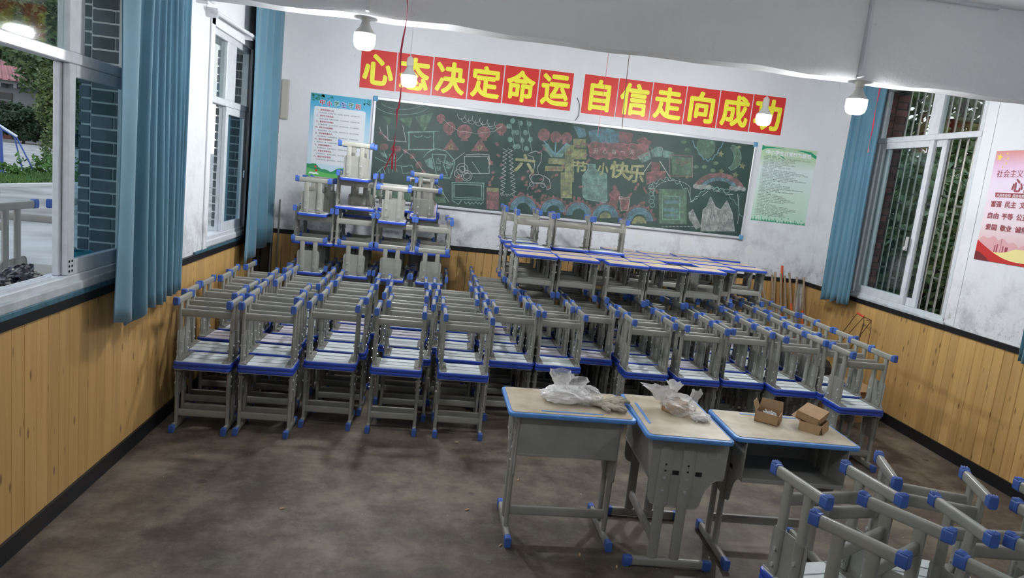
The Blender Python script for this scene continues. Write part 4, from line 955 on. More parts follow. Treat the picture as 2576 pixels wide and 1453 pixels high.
chalk('chalk_frame', (), [rect(640, 395, 800, 505)+[(640, 395)], [(650, 385), (730, 380), (800, 385), (790, 410), (805, 440), (795, 470)]], lc='white', w=4)
chalk('chalk_screen', (), [rect(560, 562, 765, 672, 6)+[(560, 562)], rect(572, 575, 752, 660, 6)+[(572, 575)], [(560, 680), (600, 705), (620, 680)], wob([(640+i*12, 690+(i % 2)*14) for i in range(11)])], lc='teal', w=5)
chalk('chalk_wheel', (), [arc(625, 478, 38), arc(655, 520, 34), arc(655, 520, 22), arc(600, 505, 26), arc(625, 478, 20)], lc='white', w=4)
chalk('chalk_ball', [arc(605, 540, 26)[:-1]], (), 'pink')
chalk('chalk_chain', [arc(303, 392, 19)[:-1], arc(345, 450, 22)[:-1], arc(375, 500, 18)[:-1], arc(480, 600, 15)[:-1], arc(258, 362, 14)[:-1]], [[(240, 350), (303, 392), (345, 450), (380, 500), (480, 600), (540, 690)]], 'pink', 'white', 3)
chalk('chalk_flower', [arc(118, 332, 30, 22)[:-1], arc(205, 345, 26, 20)[:-1], arc(100, 245, 14)[:-1], arc(130, 275, 15)[:-1]], [[(118, 355), (135, 410)]], 'pink', 'teal', 4)
chalk('chalk_leaves', [[(90, 365), (130, 375), (145, 405), (110, 395)], [(150, 380), (195, 372), (200, 410), (160, 415)]], [[(60, 400), (130, 435), (200, 425), (240, 380)], [(75, 500), (110, 465), (160, 450), (230, 455)]]+[[(90+i*26, 480-i*4), (100+i*26, 510-i*4)] for i in range(5)]+[[(230, 460), (300, 455), (320, 500), (240, 505), (230, 460)]], 'teal', 'teal', 4)
chalk('chalk_box', [rect(782, 600, 865, 735, 6)], (), 'pink'); chalk('chalk_box_lid', [rect(785, 596, 862, 622, 4)], (), 'yellow')
for x0, x1 in ((905, 885), (935, 960)):
    chalk('chalk_zigzag', (), [[(x0+(x1-x0)*i/22+(14 if i % 2 else -14), 345+i*13.2) for i in range(23)]], lc='white', w=3.5)
chalk('chalk_zigzag', (), [wob([(870+i*9, 635+(i % 2)*16) for i in range(11)])], lc='white', w=3)
for ch, x0, y0, x1, y1 in (('六', 972, 372, 1090, 505), ('节', 1345, 418, 1432, 505), ('小', 1505, 430, 1568, 520), ('快', 1588, 420, 1702, 545), ('乐', 1708, 438, 1800, 572)):
    a = bp(x0, y0); b = bp(x1, y1); mb = MB(); sb.text(mb, ch, a[0], a[1], b[0]-a[0], b[1]-a[1], h=.004, bold=.03, fit=True); flat('chalk_character', mb, 's_yellow', bbd)
for q in (rect(1185, 408, 1288, 442, 4), rect(1165, 458, 1278, 486, 4)): chalk('chalk_character', [q], [q+[q[0]]], 'yellow', 'yellow', 2)
chalk('chalk_pillar', [rect(1290, 320, 1350, 560, 2), rect(1265, 500, 1335, 662, 2), rect(1345, 280, 1425, 335, 4), rect(1350, 345, 1430, 412, 4)], [rect(1265, 500, 1335, 662, 2)+[(1265, 500)]], 'yellow', 'yellow', 3)
cl_ = [(1445, 330)]+[(1460+i*30, 305-8*(i % 2)+i*1.5) for i in range(12)]+[(1830, 340), (1835, 375), (1800, 395)]+[(1780-i*40, 400+14*(i % 2)) for i in range(8)]+[(1450, 390)]
chalk('chalk_cloud', [cl_], [cl_+[cl_[0]]], 'pink', 'pink', 4)
for i, ch in enumerate('开心每一天'):
    a = bp(1478+i*58, 342+i*2); w_ = .052; hh_ = .052 if ch != '一' else .008
    mb = MB(); sb.text(mb, ch, a[0], a[1]+(.02 if ch == '一' else 0), w_, hh_, h=.0045, bold=.005, fit=True); flat('chalk_writing', mb, 's_white', bbd)
chalk('chalk_hat', [[(1345, 195), (1420, 215), (1430, 265), (1380, 275)], [(1440, 230), (1560, 212), (1650, 232), (1640, 310), (1460, 300)]], [arc(1540+i*30, 270, 18, 40) for i in range(3)], 'blue', 'blue', 3)
chalk('chalk_bird', [[(1640, 232), (1735, 245), (1720, 305), (1640, 300)], [(1755, 290), (1800, 265), (1855, 300), (1825, 345), (1770, 320)]], (), 'pink')
bt = [(1440, 445), (1488, 448), (1486, 478), (1560, 510), (1565, 680), (1548, 694), (1425, 672), (1408, 655), (1405, 520), (1440, 478)]
chalk('chalk_milk_bottle', [bt], [bt+[bt[0]], arc(1480, 560, 30, 45)], 'teal', 'teal', 4)
chalk('chalk_bear', (), [[(1060, 375), (1100, 360), (1140, 375), (1135, 430), (1110, 470), (1120, 510)], [(1050, 385), (1085, 400), (1095, 450), (1085, 500), (1060, 520), (1075, 560)], [(1155, 520), (1190, 545), (1200, 600), (1175, 612)], arc(1112, 610, 62, 45, 180, 360, 12), arc(1112, 540, 42, 30), arc(1075, 575, 14), arc(1148, 582, 14)], lc='white', w=4)
cfp = {'pink': [], 'white': []}
for i in range(150):
    x = rc.uniform(800, 1890); y = rc.uniform(300, 720)
    if 880 < x < 970 or (1400 < x < 1575 and y > 430) or (1440 < x < 1840 and y < 420) or (x > 1750 and y < 560) or (x < 900 and y > 590) or (1260 < x < 1345 and y > 490): continue
    if y < 470 and 980 < x < 1300 and rc.random() < .7: continue
    a = rc.uniform(0, PI); w_, h_ = rc.uniform(10, 17), rc.uniform(6, 9)
    cfp['pink'].append([(x+math.cos(a)*p*w_-math.sin(a)*q*h_, y+math.sin(a)*p*w_+math.cos(a)*q*h_) for p, q in ((-1, -1), (1, -1), (1, 1), (-1, 1))])
chalk('chalk_confetti', cfp['pink'], (), 'pink')
for cx, cy, r in ((1020, 740, 88), (1215, 755, 86), (1380, 775, 84), (1552, 790, 86), (1772, 815, 92)):
    sp = [(cx+(r*(1.28 if i % 2 else 1.08))*math.cos(math.radians(180+180*i/22)), cy+(r*(1.28 if i % 2 else 1.08))*math.sin(math.radians(180+180*i/22))) for i in range(23)]
    inner = [(cx+r*math.cos(math.radians(360-180*i/16)), cy+r*math.sin(math.radians(360-180*i/16))) for i in range(17)]
    chalk('chalk_rainbow_rays', [sp+inner], (), 'pink')
    ring = [(cx+r*.98*math.cos(math.radians(180+180*i/16)), cy+r*.98*math.sin(math.radians(180+180*i/16))) for i in range(17)]+[(cx+r*.5*math.cos(math.radians(360-180*i/16)), cy+r*.5*math.sin(math.radians(360-180*i/16))) for i in range(17)]
    chalk('chalk_rainbow', [ring], [arc(cx, cy, r*q, None, 180, 360, 16) for q in (.62, .78, .94)], 'blue', 'blue', 3)
chalk('chalk_core', [arc(1552, 795, 40, None, 180, 360, 10), arc(1772, 830, 48, None, 180, 360, 10)], (), 'yellow')
cu_ = [(1643, 655), (1712, 660), (1700, 742), (1655, 748)]; chalk('chalk_cup', [cu_], [cu_+[cu_[0]], [(1643, 668), (1712, 673)]], 'pink', 'white', 3)
chalk('chalk_plant', [[(1575, 640), (1615, 600), (1650, 640), (1625, 720), (1590, 715)], [(1590, 600), (1615, 575), (1635, 610)]], (), 'pink')
chalk('chalk_angel', [[(1850, 350), (1890, 330), (1925, 345), (1920, 395), (1860, 400)], [(1760, 395), (1840, 360), (1850, 410), (1790, 440)], [(1925, 350), (2000, 370), (1990, 410), (1925, 400)]], [arc(1840, 350, 12), arc(1908, 350, 16), [(1850, 430), (1800, 500)], [(1905, 425), (1978, 540)]], 'teal', 'white', 5)
chalk('chalk_dress', [[(1850, 430), (1908, 435), (1905, 495), (1850, 495)], [(1820, 500), (1940, 490), (1942, 530), (1895, 540), (1820, 575)]], [[(1820, 500), (1940, 490), (1942, 530), (1820, 575), (1820, 500)]], 'pink', 'pink', 3)
chalk('chalk_picture', [rect(1985, 395, 2115, 515, 8)], [rect(1970, 385, 2118, 520, 8)+[(1970, 385)], arc(2020, 425, 12), arc(2055, 440, 12), arc(2082, 430, 10)], 'green', 'pink', 4)
chalk('chalk_necklace', [arc(2205, 330, 62, 80, n=16)[:-1]], [[(2118+200*i/14, 300+120*math.sin(PI*i/14)+(8 if i % 2 else -8)) for i in range(15)]], 'green', 'blue', 6)
mo = arc(2345, 400, 88, 88, -70, 75, 12)+[(2345+50*math.cos(math.radians(a))-8, 400+70*math.sin(math.radians(a))) for a in range(75, -71, -15)]
chalk('chalk_moon', [mo], [mo], 'green', 'teal', 3)
for cx, cy, r in ((2420, 335, 18), (2300, 380, 25), (2440, 455, 24), (2395, 515, 24), (2305, 490, 20), (2080, 530, 12)): chalk('chalk_star', [star(cx, cy, r, .2)], (), 'yellow')
for cx, cy in ((2268, 438), (2140, 462), (2195, 462), (2250, 485), (2085, 350), (2060, 300)): chalk('chalk_spot', [arc(cx, cy, 18, 12, n=10)[:-1]], (), 'green')
def band(r0, r1): return [(2285+r*math.cos(math.radians(a))*1.25, 640+r*math.sin(math.radians(a))) for r, rg in ((r0, range(200, 341, 10)), (r1, range(340, 199, -10))) for a in rg]
chalk('chalk_rainbow_arch', [band(140, 112)], (), 'pink'); chalk('chalk_rainbow_arch', [band(110, 88)], (), 'blue')
chalk('chalk_small_cloud', [arc(2140+i*28, 588+6*(i % 2), 20, 17, n=10)[:-1] for i in range(4)]+[arc(2370+i*26, 600+7*(i % 2), 17, 15, n=10)[:-1] for i in range(4)], (), 'white')
chalk('chalk_lunch_box', [rect(1900, 605, 2080, 830, 4)], (), 'green')
chalk('chalk_lunch_box', (), [rect(1922, 650, 2035, 800, 4)+[(1922, 650)]]+[arc(1950+i*26, 662, 12, 8) for i in range(4)], lc='teal', w=4)
chalk('chalk_stripe', [rect(1932, 678, 2028, 700, 2), rect(1932, 730, 2028, 752, 2), rect(1932, 768, 2028, 786, 2)], (), 'blue')
dash = []
path_ = arc(1990, 640, 130, 90, 180, 330, 14)+[(2100, 690), (2180, 650), (2240, 600), (2330, 640), (2410, 640), (2420, 760), (2400, 880)]
for (a, b), (c, d) in zip(path_[:-1], path_[1:]): dash.append([(a, b), (a+(c-a)*.6, b+(d-b)*.6)])
chalk('chalk_dashes', (), dash+[[(1990+i*24, 848), (2004+i*24, 850)] for i in range(-3, 6)], lc='white', w=4)
chalk('chalk_loops', (), [[(1830+i*9, 600-60*math.sin(i*.12)+12*math.sin(i*1.3)) for i in range(30)]+[(2110+i*9, 690-95*math.sin(i*.10)+8*math.sin(i*1.6)) for i in range(34)], [(2420, 650), (2412, 700), (2420, 770), (2440, 785)]]+[arc(2270+i*34, 610+4*i, 20, 13, n=10) for i in range(3)]+[arc(1850+(i % 2)*8, 590+i*24, 16, 15, n=8) for i in range(6)], lc='teal', w=4)
cas = [(2170, 880), (2185, 740), (2210, 720), (2235, 655), (2265, 720), (2300, 740), (2340, 680), (2375, 760), (2390, 880)]
chalk('chalk_castle', [cas], [cas, wob([(2200+i*9, 790+40*math.sin(i*2.2)) for i in range(20)])], 'white', 'white', 3)
chalk('chalk_cloud', [[(2090, 760), (2120, 735), (2150, 800), (2175, 850), (2140, 868), (2095, 800)]], (), 'white')
chalk('chalk_smear', [[(60, 560), (500, 600), (520, 700), (60, 660)]], (), 'green')
for a, b in (((560, 430), (640, 370)), ((690, 430), (745, 510)), ((550, 450), (470, 420))): chalk('chalk_ray', (), [[a, b]], lc='white', w=3)

# ------------------------------------------------------------ hanging threads
def ribbon(name, pts, w, m, label, cat):
    mb = MB(); vs = []
    for i, p in enumerate(pts):
        a = i*.55; d = Vector((math.cos(a), math.sin(a)*.6, 0))*w; p = Vector(p); vs += [p-d, p+d, p+d+Vector((0, .0012, 0)), p-d+Vector((0, .0012, 0))]
    fs = [(i*4+j, i*4+(j+1) % 4, i*4+4+(j+1) % 4, i*4+4+j) for i in range(len(pts)-1) for j in range(4)]
    o = obj(name, mb.add(vs, fs), m); return tag(o, label, cat)
M['ribbon'] = mat('red_ribbon', (.55, .03, .07), .4)
rp = [(1.356+.008*math.sin(i*.9), 3.72, 2.95-i*.055) for i in range(18)]+[(1.352+.004*math.sin(i), 3.72, 2.0-i*.05) for i in range(7)]
r_ = ribbon('hanging_ribbon', rp, .005, 'ribbon', 'red ribbon hanging from the beam before the second and first character sheets', 'ribbon')
for d in (-1, 1): obj('loose_end', MB().path([(1.352, 3.72, 1.80), (1.352+d*.012, 3.72, 1.77), (1.350+d*.028-.01, 3.72, 1.695)], .003, 5), 'ribbon', r_)
obj('bow', MB().path([(1.352, 3.72, 1.80), (1.362, 3.715, 1.82), (1.366, 3.72, 1.80), (1.352, 3.72, 1.80), (1.341, 3.72, 1.822), (1.338, 3.72, 1.80), (1.352, 3.72, 1.80)], .0025, 5), 'ribbon', r_)
ribbon('hanging_ribbon', [(5.36, 6.0+.004*math.sin(i), CEIL-i*.055) for i in range(16)], .006, 'ribbon', 'thin red ribbon hanging in front of the right wall curtain', 'ribbon')
tag(obj('hanging_wire', MB().path([(2.676, 4.35, CEIL-.001), (2.674, 4.35, 2.6), (2.68, 4.35, 2.3), (2.69, 4.35, 2.10)], .0022, 5), 'rust'), 'thin brown wire hanging before the eighth character sheet', 'wire')
tag(obj('hanging_wire', MB().path([(2.60, 4.6, CEIL), (2.602, 4.6, 2.3), (2.596, 4.6, 2.06)], .0014, 5), 'ribbon'), 'very thin red thread hanging beside the brown wire', 'wire')
q = [at(x, y, 1, YB-.006) for x, y in ((1452, 246), (1458, 262), (1456, 290), (1444, 308), (1430, 318))]
tag(obj('wall_wire', MB().path(q, .003, 5), 'black'), 'short loose wire on the wall between the two halves of the slogan', 'wire')
o = tag(obj('wall_box', MB().bb((.035, YB-.05, 2.05), (.10, YB-.002, 2.42)).mesh('wall_box', bevel=.006), mat('old_beige', (.42, .41, .36), .5)), 'narrow beige wall box in the back corner beside the teal curtain', 'box')
M['filler'] = mat('fresh_filler', (.70, .71, .72), .8)
for px, py, r in ((1607, 592, 13), (1724, 612, 20), (1885, 628, 12), (1988, 640, 10)):
    q = at(px, py, 1, YB-.001); mb = MB(); rr_ = random.Random(px)
    mb.add([(q.x+r/240*math.cos(a*.7854)*rr_.uniform(.8, 1.1), YB-.0015, q.z+r/240*math.sin(a*.7854)*rr_.uniform(.8, 1.1)) for a in range(8)], [tuple(range(8))]); flat('filler_patch', mb, 'filler', wall_back)

# ------------------------------------------------------------ things on the desks
import mathutils
def crumple(name, c, rad, seed, m, sub=4, amp=.35, flat_z=None):
    bm = bmesh.new(); bmesh.ops.create_icosphere(bm, subdivisions=sub, radius=1)
    off = Vector((seed*3.1, seed*1.7, seed*.9))
    for v in bm.verts:
        d = v.co.normalized(); n = 0
        for k, f_ in ((1, 1.1), (.42, 2.3), (.13, 5.5)): n += k*(.4-abs(mathutils.noise.noise(d*f_+off))*2)
        r = 1+amp*n; v.co = Vector((d.x*rad[0]*r, d.y*rad[1]*r, d.z*rad[2]*r))
        z = v.co.z+c[2]
        if flat_z is not None and z < flat_z: v.co.z = flat_z-c[2]+.0005*abs(d.x)
    me = bpy.data.meshes.new(name); bm.to_mesh(me); bm.free()
    for v in me.vertices: v.co += Vector(c)
    for p in me.polygons: p.use_smooth = len(me.polygons) > 6000
    return me
def film_sheet(c, r0, r1, z0, z1, seed, sq=1.0, lean=(0, 0), n=44, nv=14, amp=.22, a0=0, a1=360):
    mb = MB(); vs = []
    for j in range(nv+1):
        t = j/nv; r = r0+(r1-r0)*t
        for i in range(n+1):
            a = math.radians(a0+(a1-a0)*i/n); d = Vector((math.cos(a), math.sin(a), t*1.4+seed))
            k = 1+amp*(1+t)*(mathutils.noise.noise(d*1.6+Vector((seed, 0, 0)))+.35*mathutils.noise.noise(d*3.6))
            zz = z0+(z1-z0)*t*(1+.22*mathutils.noise.noise(Vector((math.cos(a)*1.5+seed, math.sin(a)*1.5, seed))))
            vs.append((c[0]+math.cos(a)*r*k+lean[0]*t, c[1]+math.sin(a)*r*k*sq+lean[1]*t, zz))
    fs = [(j*(n+1)+i, j*(n+1)+i+1, (j+1)*(n+1)+i+1, (j+1)*(n+1)+i) for j in range(nv) for i in range(n)]
    mb.add(vs, fs); me = mb.mesh('bag_sheet')
    for p in me.polygons: p.use_smooth = True
    return me
M['film2'] = plastic_film('milky_plastic', .6)
bg = empty('plastic_bag', (2.33, 3.30, DZ), label='crumpled clear plastic bag with an open mouth lying on the desk seen from behind', cat='plastic bag')
def rel(o, par): o.parent = par; o.matrix_parent_inverse = Matrix.Translation(-par.location); return o
rel(obj('bag_body', crumple('bag_body', (2.315, 3.285, .70), (.125, .080, .045), 2, None, 5, .30, DZ+.001), 'film2'), bg)
rel(obj('bag_body', crumple('bag_body', (2.405, 3.275, .705), (.080, .06, .050), 5, None, 5, .32, DZ+.001), 'film'), bg)
rel(obj('bag_mouth', film_sheet((2.345, 3.30), .055, .085, .70, .775, 1.7, .75, (-.01, .02)), 'film'), bg)
rel(obj('bag_mouth', film_sheet((2.30, 3.335), .03, .06, .72, .80, 4.2, .8, (-.012, .01)), 'film'), bg)
# gloves: swept tubes merged by a remesh modifier
def glove(loc, rz, label, seed):
    rnd = random.Random(seed); mb = MB()
    mb.add([], [])
    def blob(cx, cy, cz, rx, ry, rz_):
        bm = bmesh.new(); bmesh.ops.create_uvsphere(bm, u_segments=12, v_segments=8, radius=1)
        vs = [(v.co.x*rx+cx, v.co.y*ry+cy, v.co.z*rz_+cz) for v in bm.verts]; fs = [tuple(v.index for v in f.verts) for f in bm.faces]; bm.free(); mb.add(vs, fs)
    blob(0, 0, .014, .045, .038, .013); blob(-.045, 0, .012, .035, .030, .011)
    mb.tube((-.10, 0, .012), (-.05, 0, .013), .034, .010, A=(0, 1, 0), n=12)
    for i, (y0, L_) in enumerate(((-.028, .055), (-.010, .065), (.009, .062), (.027, .048))):
        a = rnd.uniform(-.35, .35); b = rnd.uniform(-.6, .6)
        p0 = (.03, y0, .013); p1 = (.03+L_*.5, y0+L_*.5*math.sin(a), .018+rnd.uniform(0, .006)); p2 = (p1[0]+L_*.5*math.cos(b), p1[1]+L_*.5*math.sin(b), .010)
        mb.path([p0, p1, p2], .0095, 8)
    mb.path([(-.02, -.03, .013), (.0, -.055, .015), (.025, -.07, .011)], .0105, 8)
    o = obj('work_glove', mb, 'glove', None, loc, (0, 0, rz))
    r = o.modifiers.new('merge', 'REMESH'); r.mode = 'VOXEL'; r.voxel_size = .003; r.use_smooth_shade = True
    s = o.modifiers.new('soft', 'SMOOTH'); s.iterations = 4
    d = o.modifiers.new('cloth', 'DISPLACE'); tx = bpy.data.textures.new('cloth', 'CLOUDS'); tx.noise_scale = .02; d.texture = tx; d.strength = .006
    return tag(o, label, 'glove', 'grey work gloves on the desk')
glove((2.515, 3.215, DZ+.002), -.5, 'grey cotton work glove lying at the desk edge beside the clear bag', 3)
glove((2.555, 3.30, DZ+.002), .35, 'second grey cotton work glove, behind the other, fingers towards the middle desk', 9)
# cardboard boxes
def open_box(name, loc, rz, w, d, h, label, flaps=(.5, .6, .3, .4)):
    r = empty(name, loc, (0, 0, rz), label=label, cat='cardboard box'); t = .003
    obj('box_tray', MB().bb((-w/2, -d/2, 0), (w/2, d/2, t)).bb((-w/2, -d/2, 0), (-w/2+t, d/2, h)).bb((w/2-t, -d/2, 0), (w/2, d/2, h)).bb((-w/2, -d/2, 0), (w/2, -d/2+t, h)).bb((-w/2, d/2-t, 0), (w/2, d/2, h)), 'card', r)
    for k, (fl, (x, y, ax, L_, ww)) in enumerate(zip(flaps, ((0, -d/2, 0, d*.45, w), (0, d/2, 1, d*.45, w), (-w/2, 0, 2, w*.4, d), (w/2, 0, 3, w*.4, d)))):
        a = fl; ca, sa = math.cos(a)*L_, math.sin(a)*L_
        if ax == 0: q = [(-ww/2, y, h), (ww/2, y, h), (ww/2*.9, y-ca, h+sa), (-ww/2*.9, y-ca, h+sa)]
        elif ax == 1: q = [(-ww/2, y, h), (ww/2, y, h), (ww/2*.9, y+ca, h+sa), (-ww/2*.9, y+ca, h+sa)]
        elif ax == 2: q = [(x, -ww/2, h), (x, ww/2, h), (x-ca, ww/2*.85, h+sa), (x-ca, -ww/2*.85, h+sa)]
        else: q = [(x, -ww/2, h), (x, ww/2, h), (x+ca, ww/2*.85, h+sa), (x+ca, -ww/2*.85, h+sa)]
        nrm = (Vector(q[1])-Vector(q[0])).cross(Vector(q[2])-Vector(q[1])).normalized()*.0025
        vs = [Vector(p) for p in q]+[Vector(p)+nrm for p in q]
        obj('box_flap', MB().add(vs, [(0, 1, 2, 3), (7, 6, 5, 4), (0, 4, 5, 1), (1, 5, 6, 2), (2, 6, 7, 3), (3, 7, 4, 0)]), 'card_in' if k % 2 else 'card', r)
    return r
def screws(par, n, rx, ry, z, name='screws', seed=1, hz=.014, loc=(0, 0)):
    rnd = random.Random(seed); mb = MB()
    for i in range(n):
        x, y = rnd.gauss(0, rx*.45), rnd.gauss(0, ry*.45); x = max(-rx, min(rx, x)); y = max(-ry, min(ry, y))
        p = Vector((loc[0]+x, loc[1]+y, z+rnd.uniform(0, hz)*(1-abs(x)/rx*.6))); a = rnd.uniform(0, 2*PI); d = Vector((math.cos(a), math.sin(a), rnd.uniform(-.4, .4)))
        mb.tube(p-d*.010, p+d*.010, .0028, n=6); mb.tube(p+d*.009, p+d*.013, .0055, n=6)
    o = obj(name, mb, 'chrome', par); return o
b1_ = open_box('cardboard_box', (3.335, 3.205, DZ), -.62, .115, .105, .052, 'open brown cardboard box of silver bolts standing on the third desk', flaps=(-1.5, 1.25, 1.15, -1.5))
b1_.rotation_euler = (0, 0, -.62)
tag(screws(None, 60, .042, .038, 0, 'bolt_heap', 5), 'heap of silver bolts inside the open cardboard box', 'bolts', kind='stuff').matrix_world = Matrix.Translation((3.335, 3.205, DZ+.032))@Matrix.Rotation(-.62, 4, 'Z')
b2_ = open_box('cardboard_box', (3.535, 3.13, DZ), -.75+1.57, .135, .105, .044, 'torn low cardboard box with a tilted lid, the emptier one on the third desk', flaps=(-1.4, .3, -1.3, -1.4))
lid = obj('box_lid', MB().bb((-.066, -.055, 0), (.066, .055, .003)).bb((-.066, -.055, -.034), (-.063, .055, 0)).bb((.063, -.055, -.034), (.066, .055, 0)).bb((-.066, -.055, -.034), (.066, -.052, 0)).bb((-.066, .052, -.034), (.066, .055, 0)), 'card', b2_, (0, .012, .088), (.16, -.14, -.10))
# middle desk bag with box and bolts inside
b3 = empty('plastic_bag', (2.86, 3.26, DZ), label='milky plastic bag with a cardboard box and bolts showing through on the middle desk', cat='plastic bag')
rel(obj('bag_body', crumple('bag_body', (2.875, 3.24, .705), (.085, .085, .05), 8, None, 5, .3, DZ+.001), 'film'), b3)
rel(obj('bag_mouth', film_sheet((2.815, 3.30), .035, .085, .705, .775, 2.9, .6, (-.03, .0), amp=.3), 'film2'), b3)
rel(obj('bag_mouth', film_sheet((2.87, 3.31), .014, .040, .74, .80, 6.1, .7, (.0, .0), amp=.3), 'film2'), b3)
rel(obj('bag_handle', film_sheet((2.935, 3.24), .022, .024, .70, .785, 3.3, .5, (.035, .01), amp=.4), 'film'), b3)
rel(obj('bag_corner', crumple('bag_corner', (2.955, 3.135, .685), (.048, .04, .022), 12, None, 4, .3, DZ+.001), 'film'), b3)
o = tag(obj('cardboard_box', MB().box((0, 0, .025), (.11, .085, .048)).mesh('inner_box', bevel=.002, seg=1), 'card', None, (2.865, 3.25, DZ+.002), (0, 0, .5)), 'closed brown cardboard box wrapped inside the milky bag on the middle desk', 'cardboard box')
o = screws(None, 45, .032, .024, 0, 'bolt_heap', 11, hz=.012); o.location = (2.953, 3.135, DZ+.004); tag(o, 'silver bolts lying in the corner of the milky bag on the middle desk', 'bolts', kind='stuff')

# small chips on the floor
for i, (x, y, a, lab) in enumerate(((.978, 3.322, .3, 'pale chip alone on the open floor in front of the left stools'), (1.863, 4.33, .1, 'pale chip on the floor before the fifth stool column'), (2.04, 3.07, .9, 'tan chip on the floor by the left foot of the first desk'), (2.209, 3.811, 1.2, 'tan chip on the floor behind the first desk'), (2.416, 3.02, 1.4, 'tan chip on the floor between the feet of the first desk'),
     (2.693, 3.03, .1, 'tan chip on the floor between the first and middle desks'), (2.573, 2.927, 1.3, 'tan chip on the floor just before the middle desk'), (3.579, 3.948, .5, 'tan chip on the floor behind the third desk'), (3.765, 3.316, .2, 'tan chip on the floor beside the near right stools'), (1.896, 3.412, .6, 'small light chip in the middle of the floor'))):
    tag(obj('wood_chip', MB().box((0, 0, .004), (.024, .008, .007)).mesh('wood_chip', bevel=.0015, seg=1), 'chip', None, (x, y, 0), (0, 0, a)), lab, 'chip', 'chips scattered on the floor')

# ------------------------------------------------------------ corner clutter
M['stick'] = mat('bare_wood_stick', (.34, .25, .16), .7, var=.3, vscale=25); M['redpaper'] = mat('red_wrapped', (.58, .025, .015), .35, var=.5, vscale=45, dark=(.62, .20, .04))
sticks = [((5.04, 6.98, 1.0), (5.24, 6.80, .25), .25, 'thin dark stick leaning apart from the bundle'), ((5.19, 7.03, 1.02), (5.27, 6.85, 0), .60, 'stick wrapped in red and gold, first of the bundle'), ((5.23, 7.05, 1.05), (5.22, 6.8, 0), 0, 'bare wooden stick beside the first wrapped one'), ((5.29, 7.04, 1.04), (5.33, 6.8, 0), .6, 'red wrapped stick second in the bundle'),
          ((5.31, 7.08, 1.12), (5.35, 6.9, 0), 1.0, 'stick with a bright red tip, tallest of the bundle'), ((5.345, 7.06, 1.02), (5.40, 6.75, 0), 0, 'bare pale stick in the middle of the bundle'), ((5.37, 7.02, 1.06), (5.50, 6.78, 0), .70, 'red wrapped stick with a cream top'), ((5.47, 7.03, 1.02), (5.40, 6.75, 0), 0, 'bare stick crossing behind the others towards the corner'), ((5.50, 6.93, .92), (5.53, 6.72, 0), .75, 'red pole with a wooden tip next to the corner'), ((5.555, 7.05, 1.02), (5.57, 6.7, 0), 0, 'bare stick standing in the very corner')]
for a, b, fr, lab in sticks:
    a, b = Vector(a), Vector(b); mpt = a+(b-a)*(1-fr if fr < 1 else 0)
    r = empty('wooden_stick', b, label=lab, cat='stick', group='sticks leaning in the back right corner')
    if fr < 1: obj('bare_end', MB().tube(a-b, mpt-b, .012, .010, n=8), 'stick', r)
    if fr > 0: obj('red_wrapping', MB().tube(mpt-b, Vector((0, 0, 0)), .0135, .0115, n=8), 'redpaper', r)
for i, (x, y) in enumerate(((.10, 7.02), (.06, 6.9))):
    tag(obj('metal_rod', MB().tube((x, y, 0), (x-.01, y+.04, 1.28-.1*i), .008, n=8).mesh('rod', smooth=True), 'steel'), ('thin silver rod upright in the back left corner', 'second silver rod under the corner curtain')[i], 'rod')
# wire basket with a red handle hanging on the wall
def wp(px, py, off=.05): q = at(px, py, 0, 5.56); k = Vector((q.x-off, q.y, q.z)); return k
wb3 = empty('wire_carrier', (5.5, 5.9, .5), label='rusty wire carrier with a red handle against the planks under the right window', cat='wire carrier')
H_ = [wp(2170, 788), wp(2186, 798)]
rel(obj('red_handle', MB().tube(H_[0], H_[1], .009, n=8), 'red_plastic'), wb3)
for pts in ([(2170, 788), (2136, 832), (2110, 870)], [(2186, 798), (2138, 850), (2118, 872)], [(2186, 798), (2186, 818), (2160, 880)], [(2186, 798), (2205, 806), (2202, 812), (2150, 878)], [(2205, 806), (2204, 830), (2192, 885)], [(2184, 815), (2176, 850), (2168, 884)], [(2192, 806), (2205, 809)]):
    rel(obj('wire', MB().path([wp(*p) for p in pts], .0035, 6), 'rust'), wb3)
o = tag(obj('cardboard_box', MB().box((0, 0, .15), (.30, .34, .30)).mesh('floor_box', bevel=.004, seg=1), 'card', None, (5.28, 5.52, 0), (0, 0, .2)), 'brown cardboard box on the floor by the right wall behind the last stool column', 'cardboard box')
tag(obj('loose_flap', MB().box((0, 0, 0), (.29, .15, .004)), 'card_in', None, (5.20, 5.34, .315), (.35, 0, .2)), 'bent loose cardboard flap on the box by the right wall', 'cardboard')
M['stripe_a'] = mat('lime_strip', (.42, .62, .16), .5)
st = empty('striped_sack', (5.12, 5.72, 0), label='dark sack with lime green stripes behind the last stool column', cat='sack')
rel(obj('sack_body', crumple('sack', (5.12, 5.72, .22), (.12, .12, .24), 15, None, 3, .12, 0), 'black'), st)
for i in range(6): rel(obj('stripe', MB().box((5.0, 5.66+(i % 2)*.02, .16+i*.045), (.012, .09, .016)), 'stripe_a'), st)
# things on the outer sill of the near window
M['blackbag'] = mat('black_plastic_bag', (.012, .013, .018), .25)
tag(obj('black_plastic_bag', crumple('black_bag', (-.17, 3.22, 1.065), (.055, .14, .05), 21, None, 4, .45, 1.025), 'blackbag'), 'crumpled black plastic bag on the sill outside the near window', 'plastic bag')
M['tealp'] = mat('teal_plastic', (.02, .20, .26), .4)
bk = tag(obj('teal_tub', lathe([(.045, 0), (.05, .01), (.055, .09), (.058, .095), (.05, .095), (.045, .02)], 16).mesh('tub', smooth=True), 'tealp', None, (-.17, 3.74, 1.03)), 'small teal tub on the outer sill against the brick jamb', 'tub')

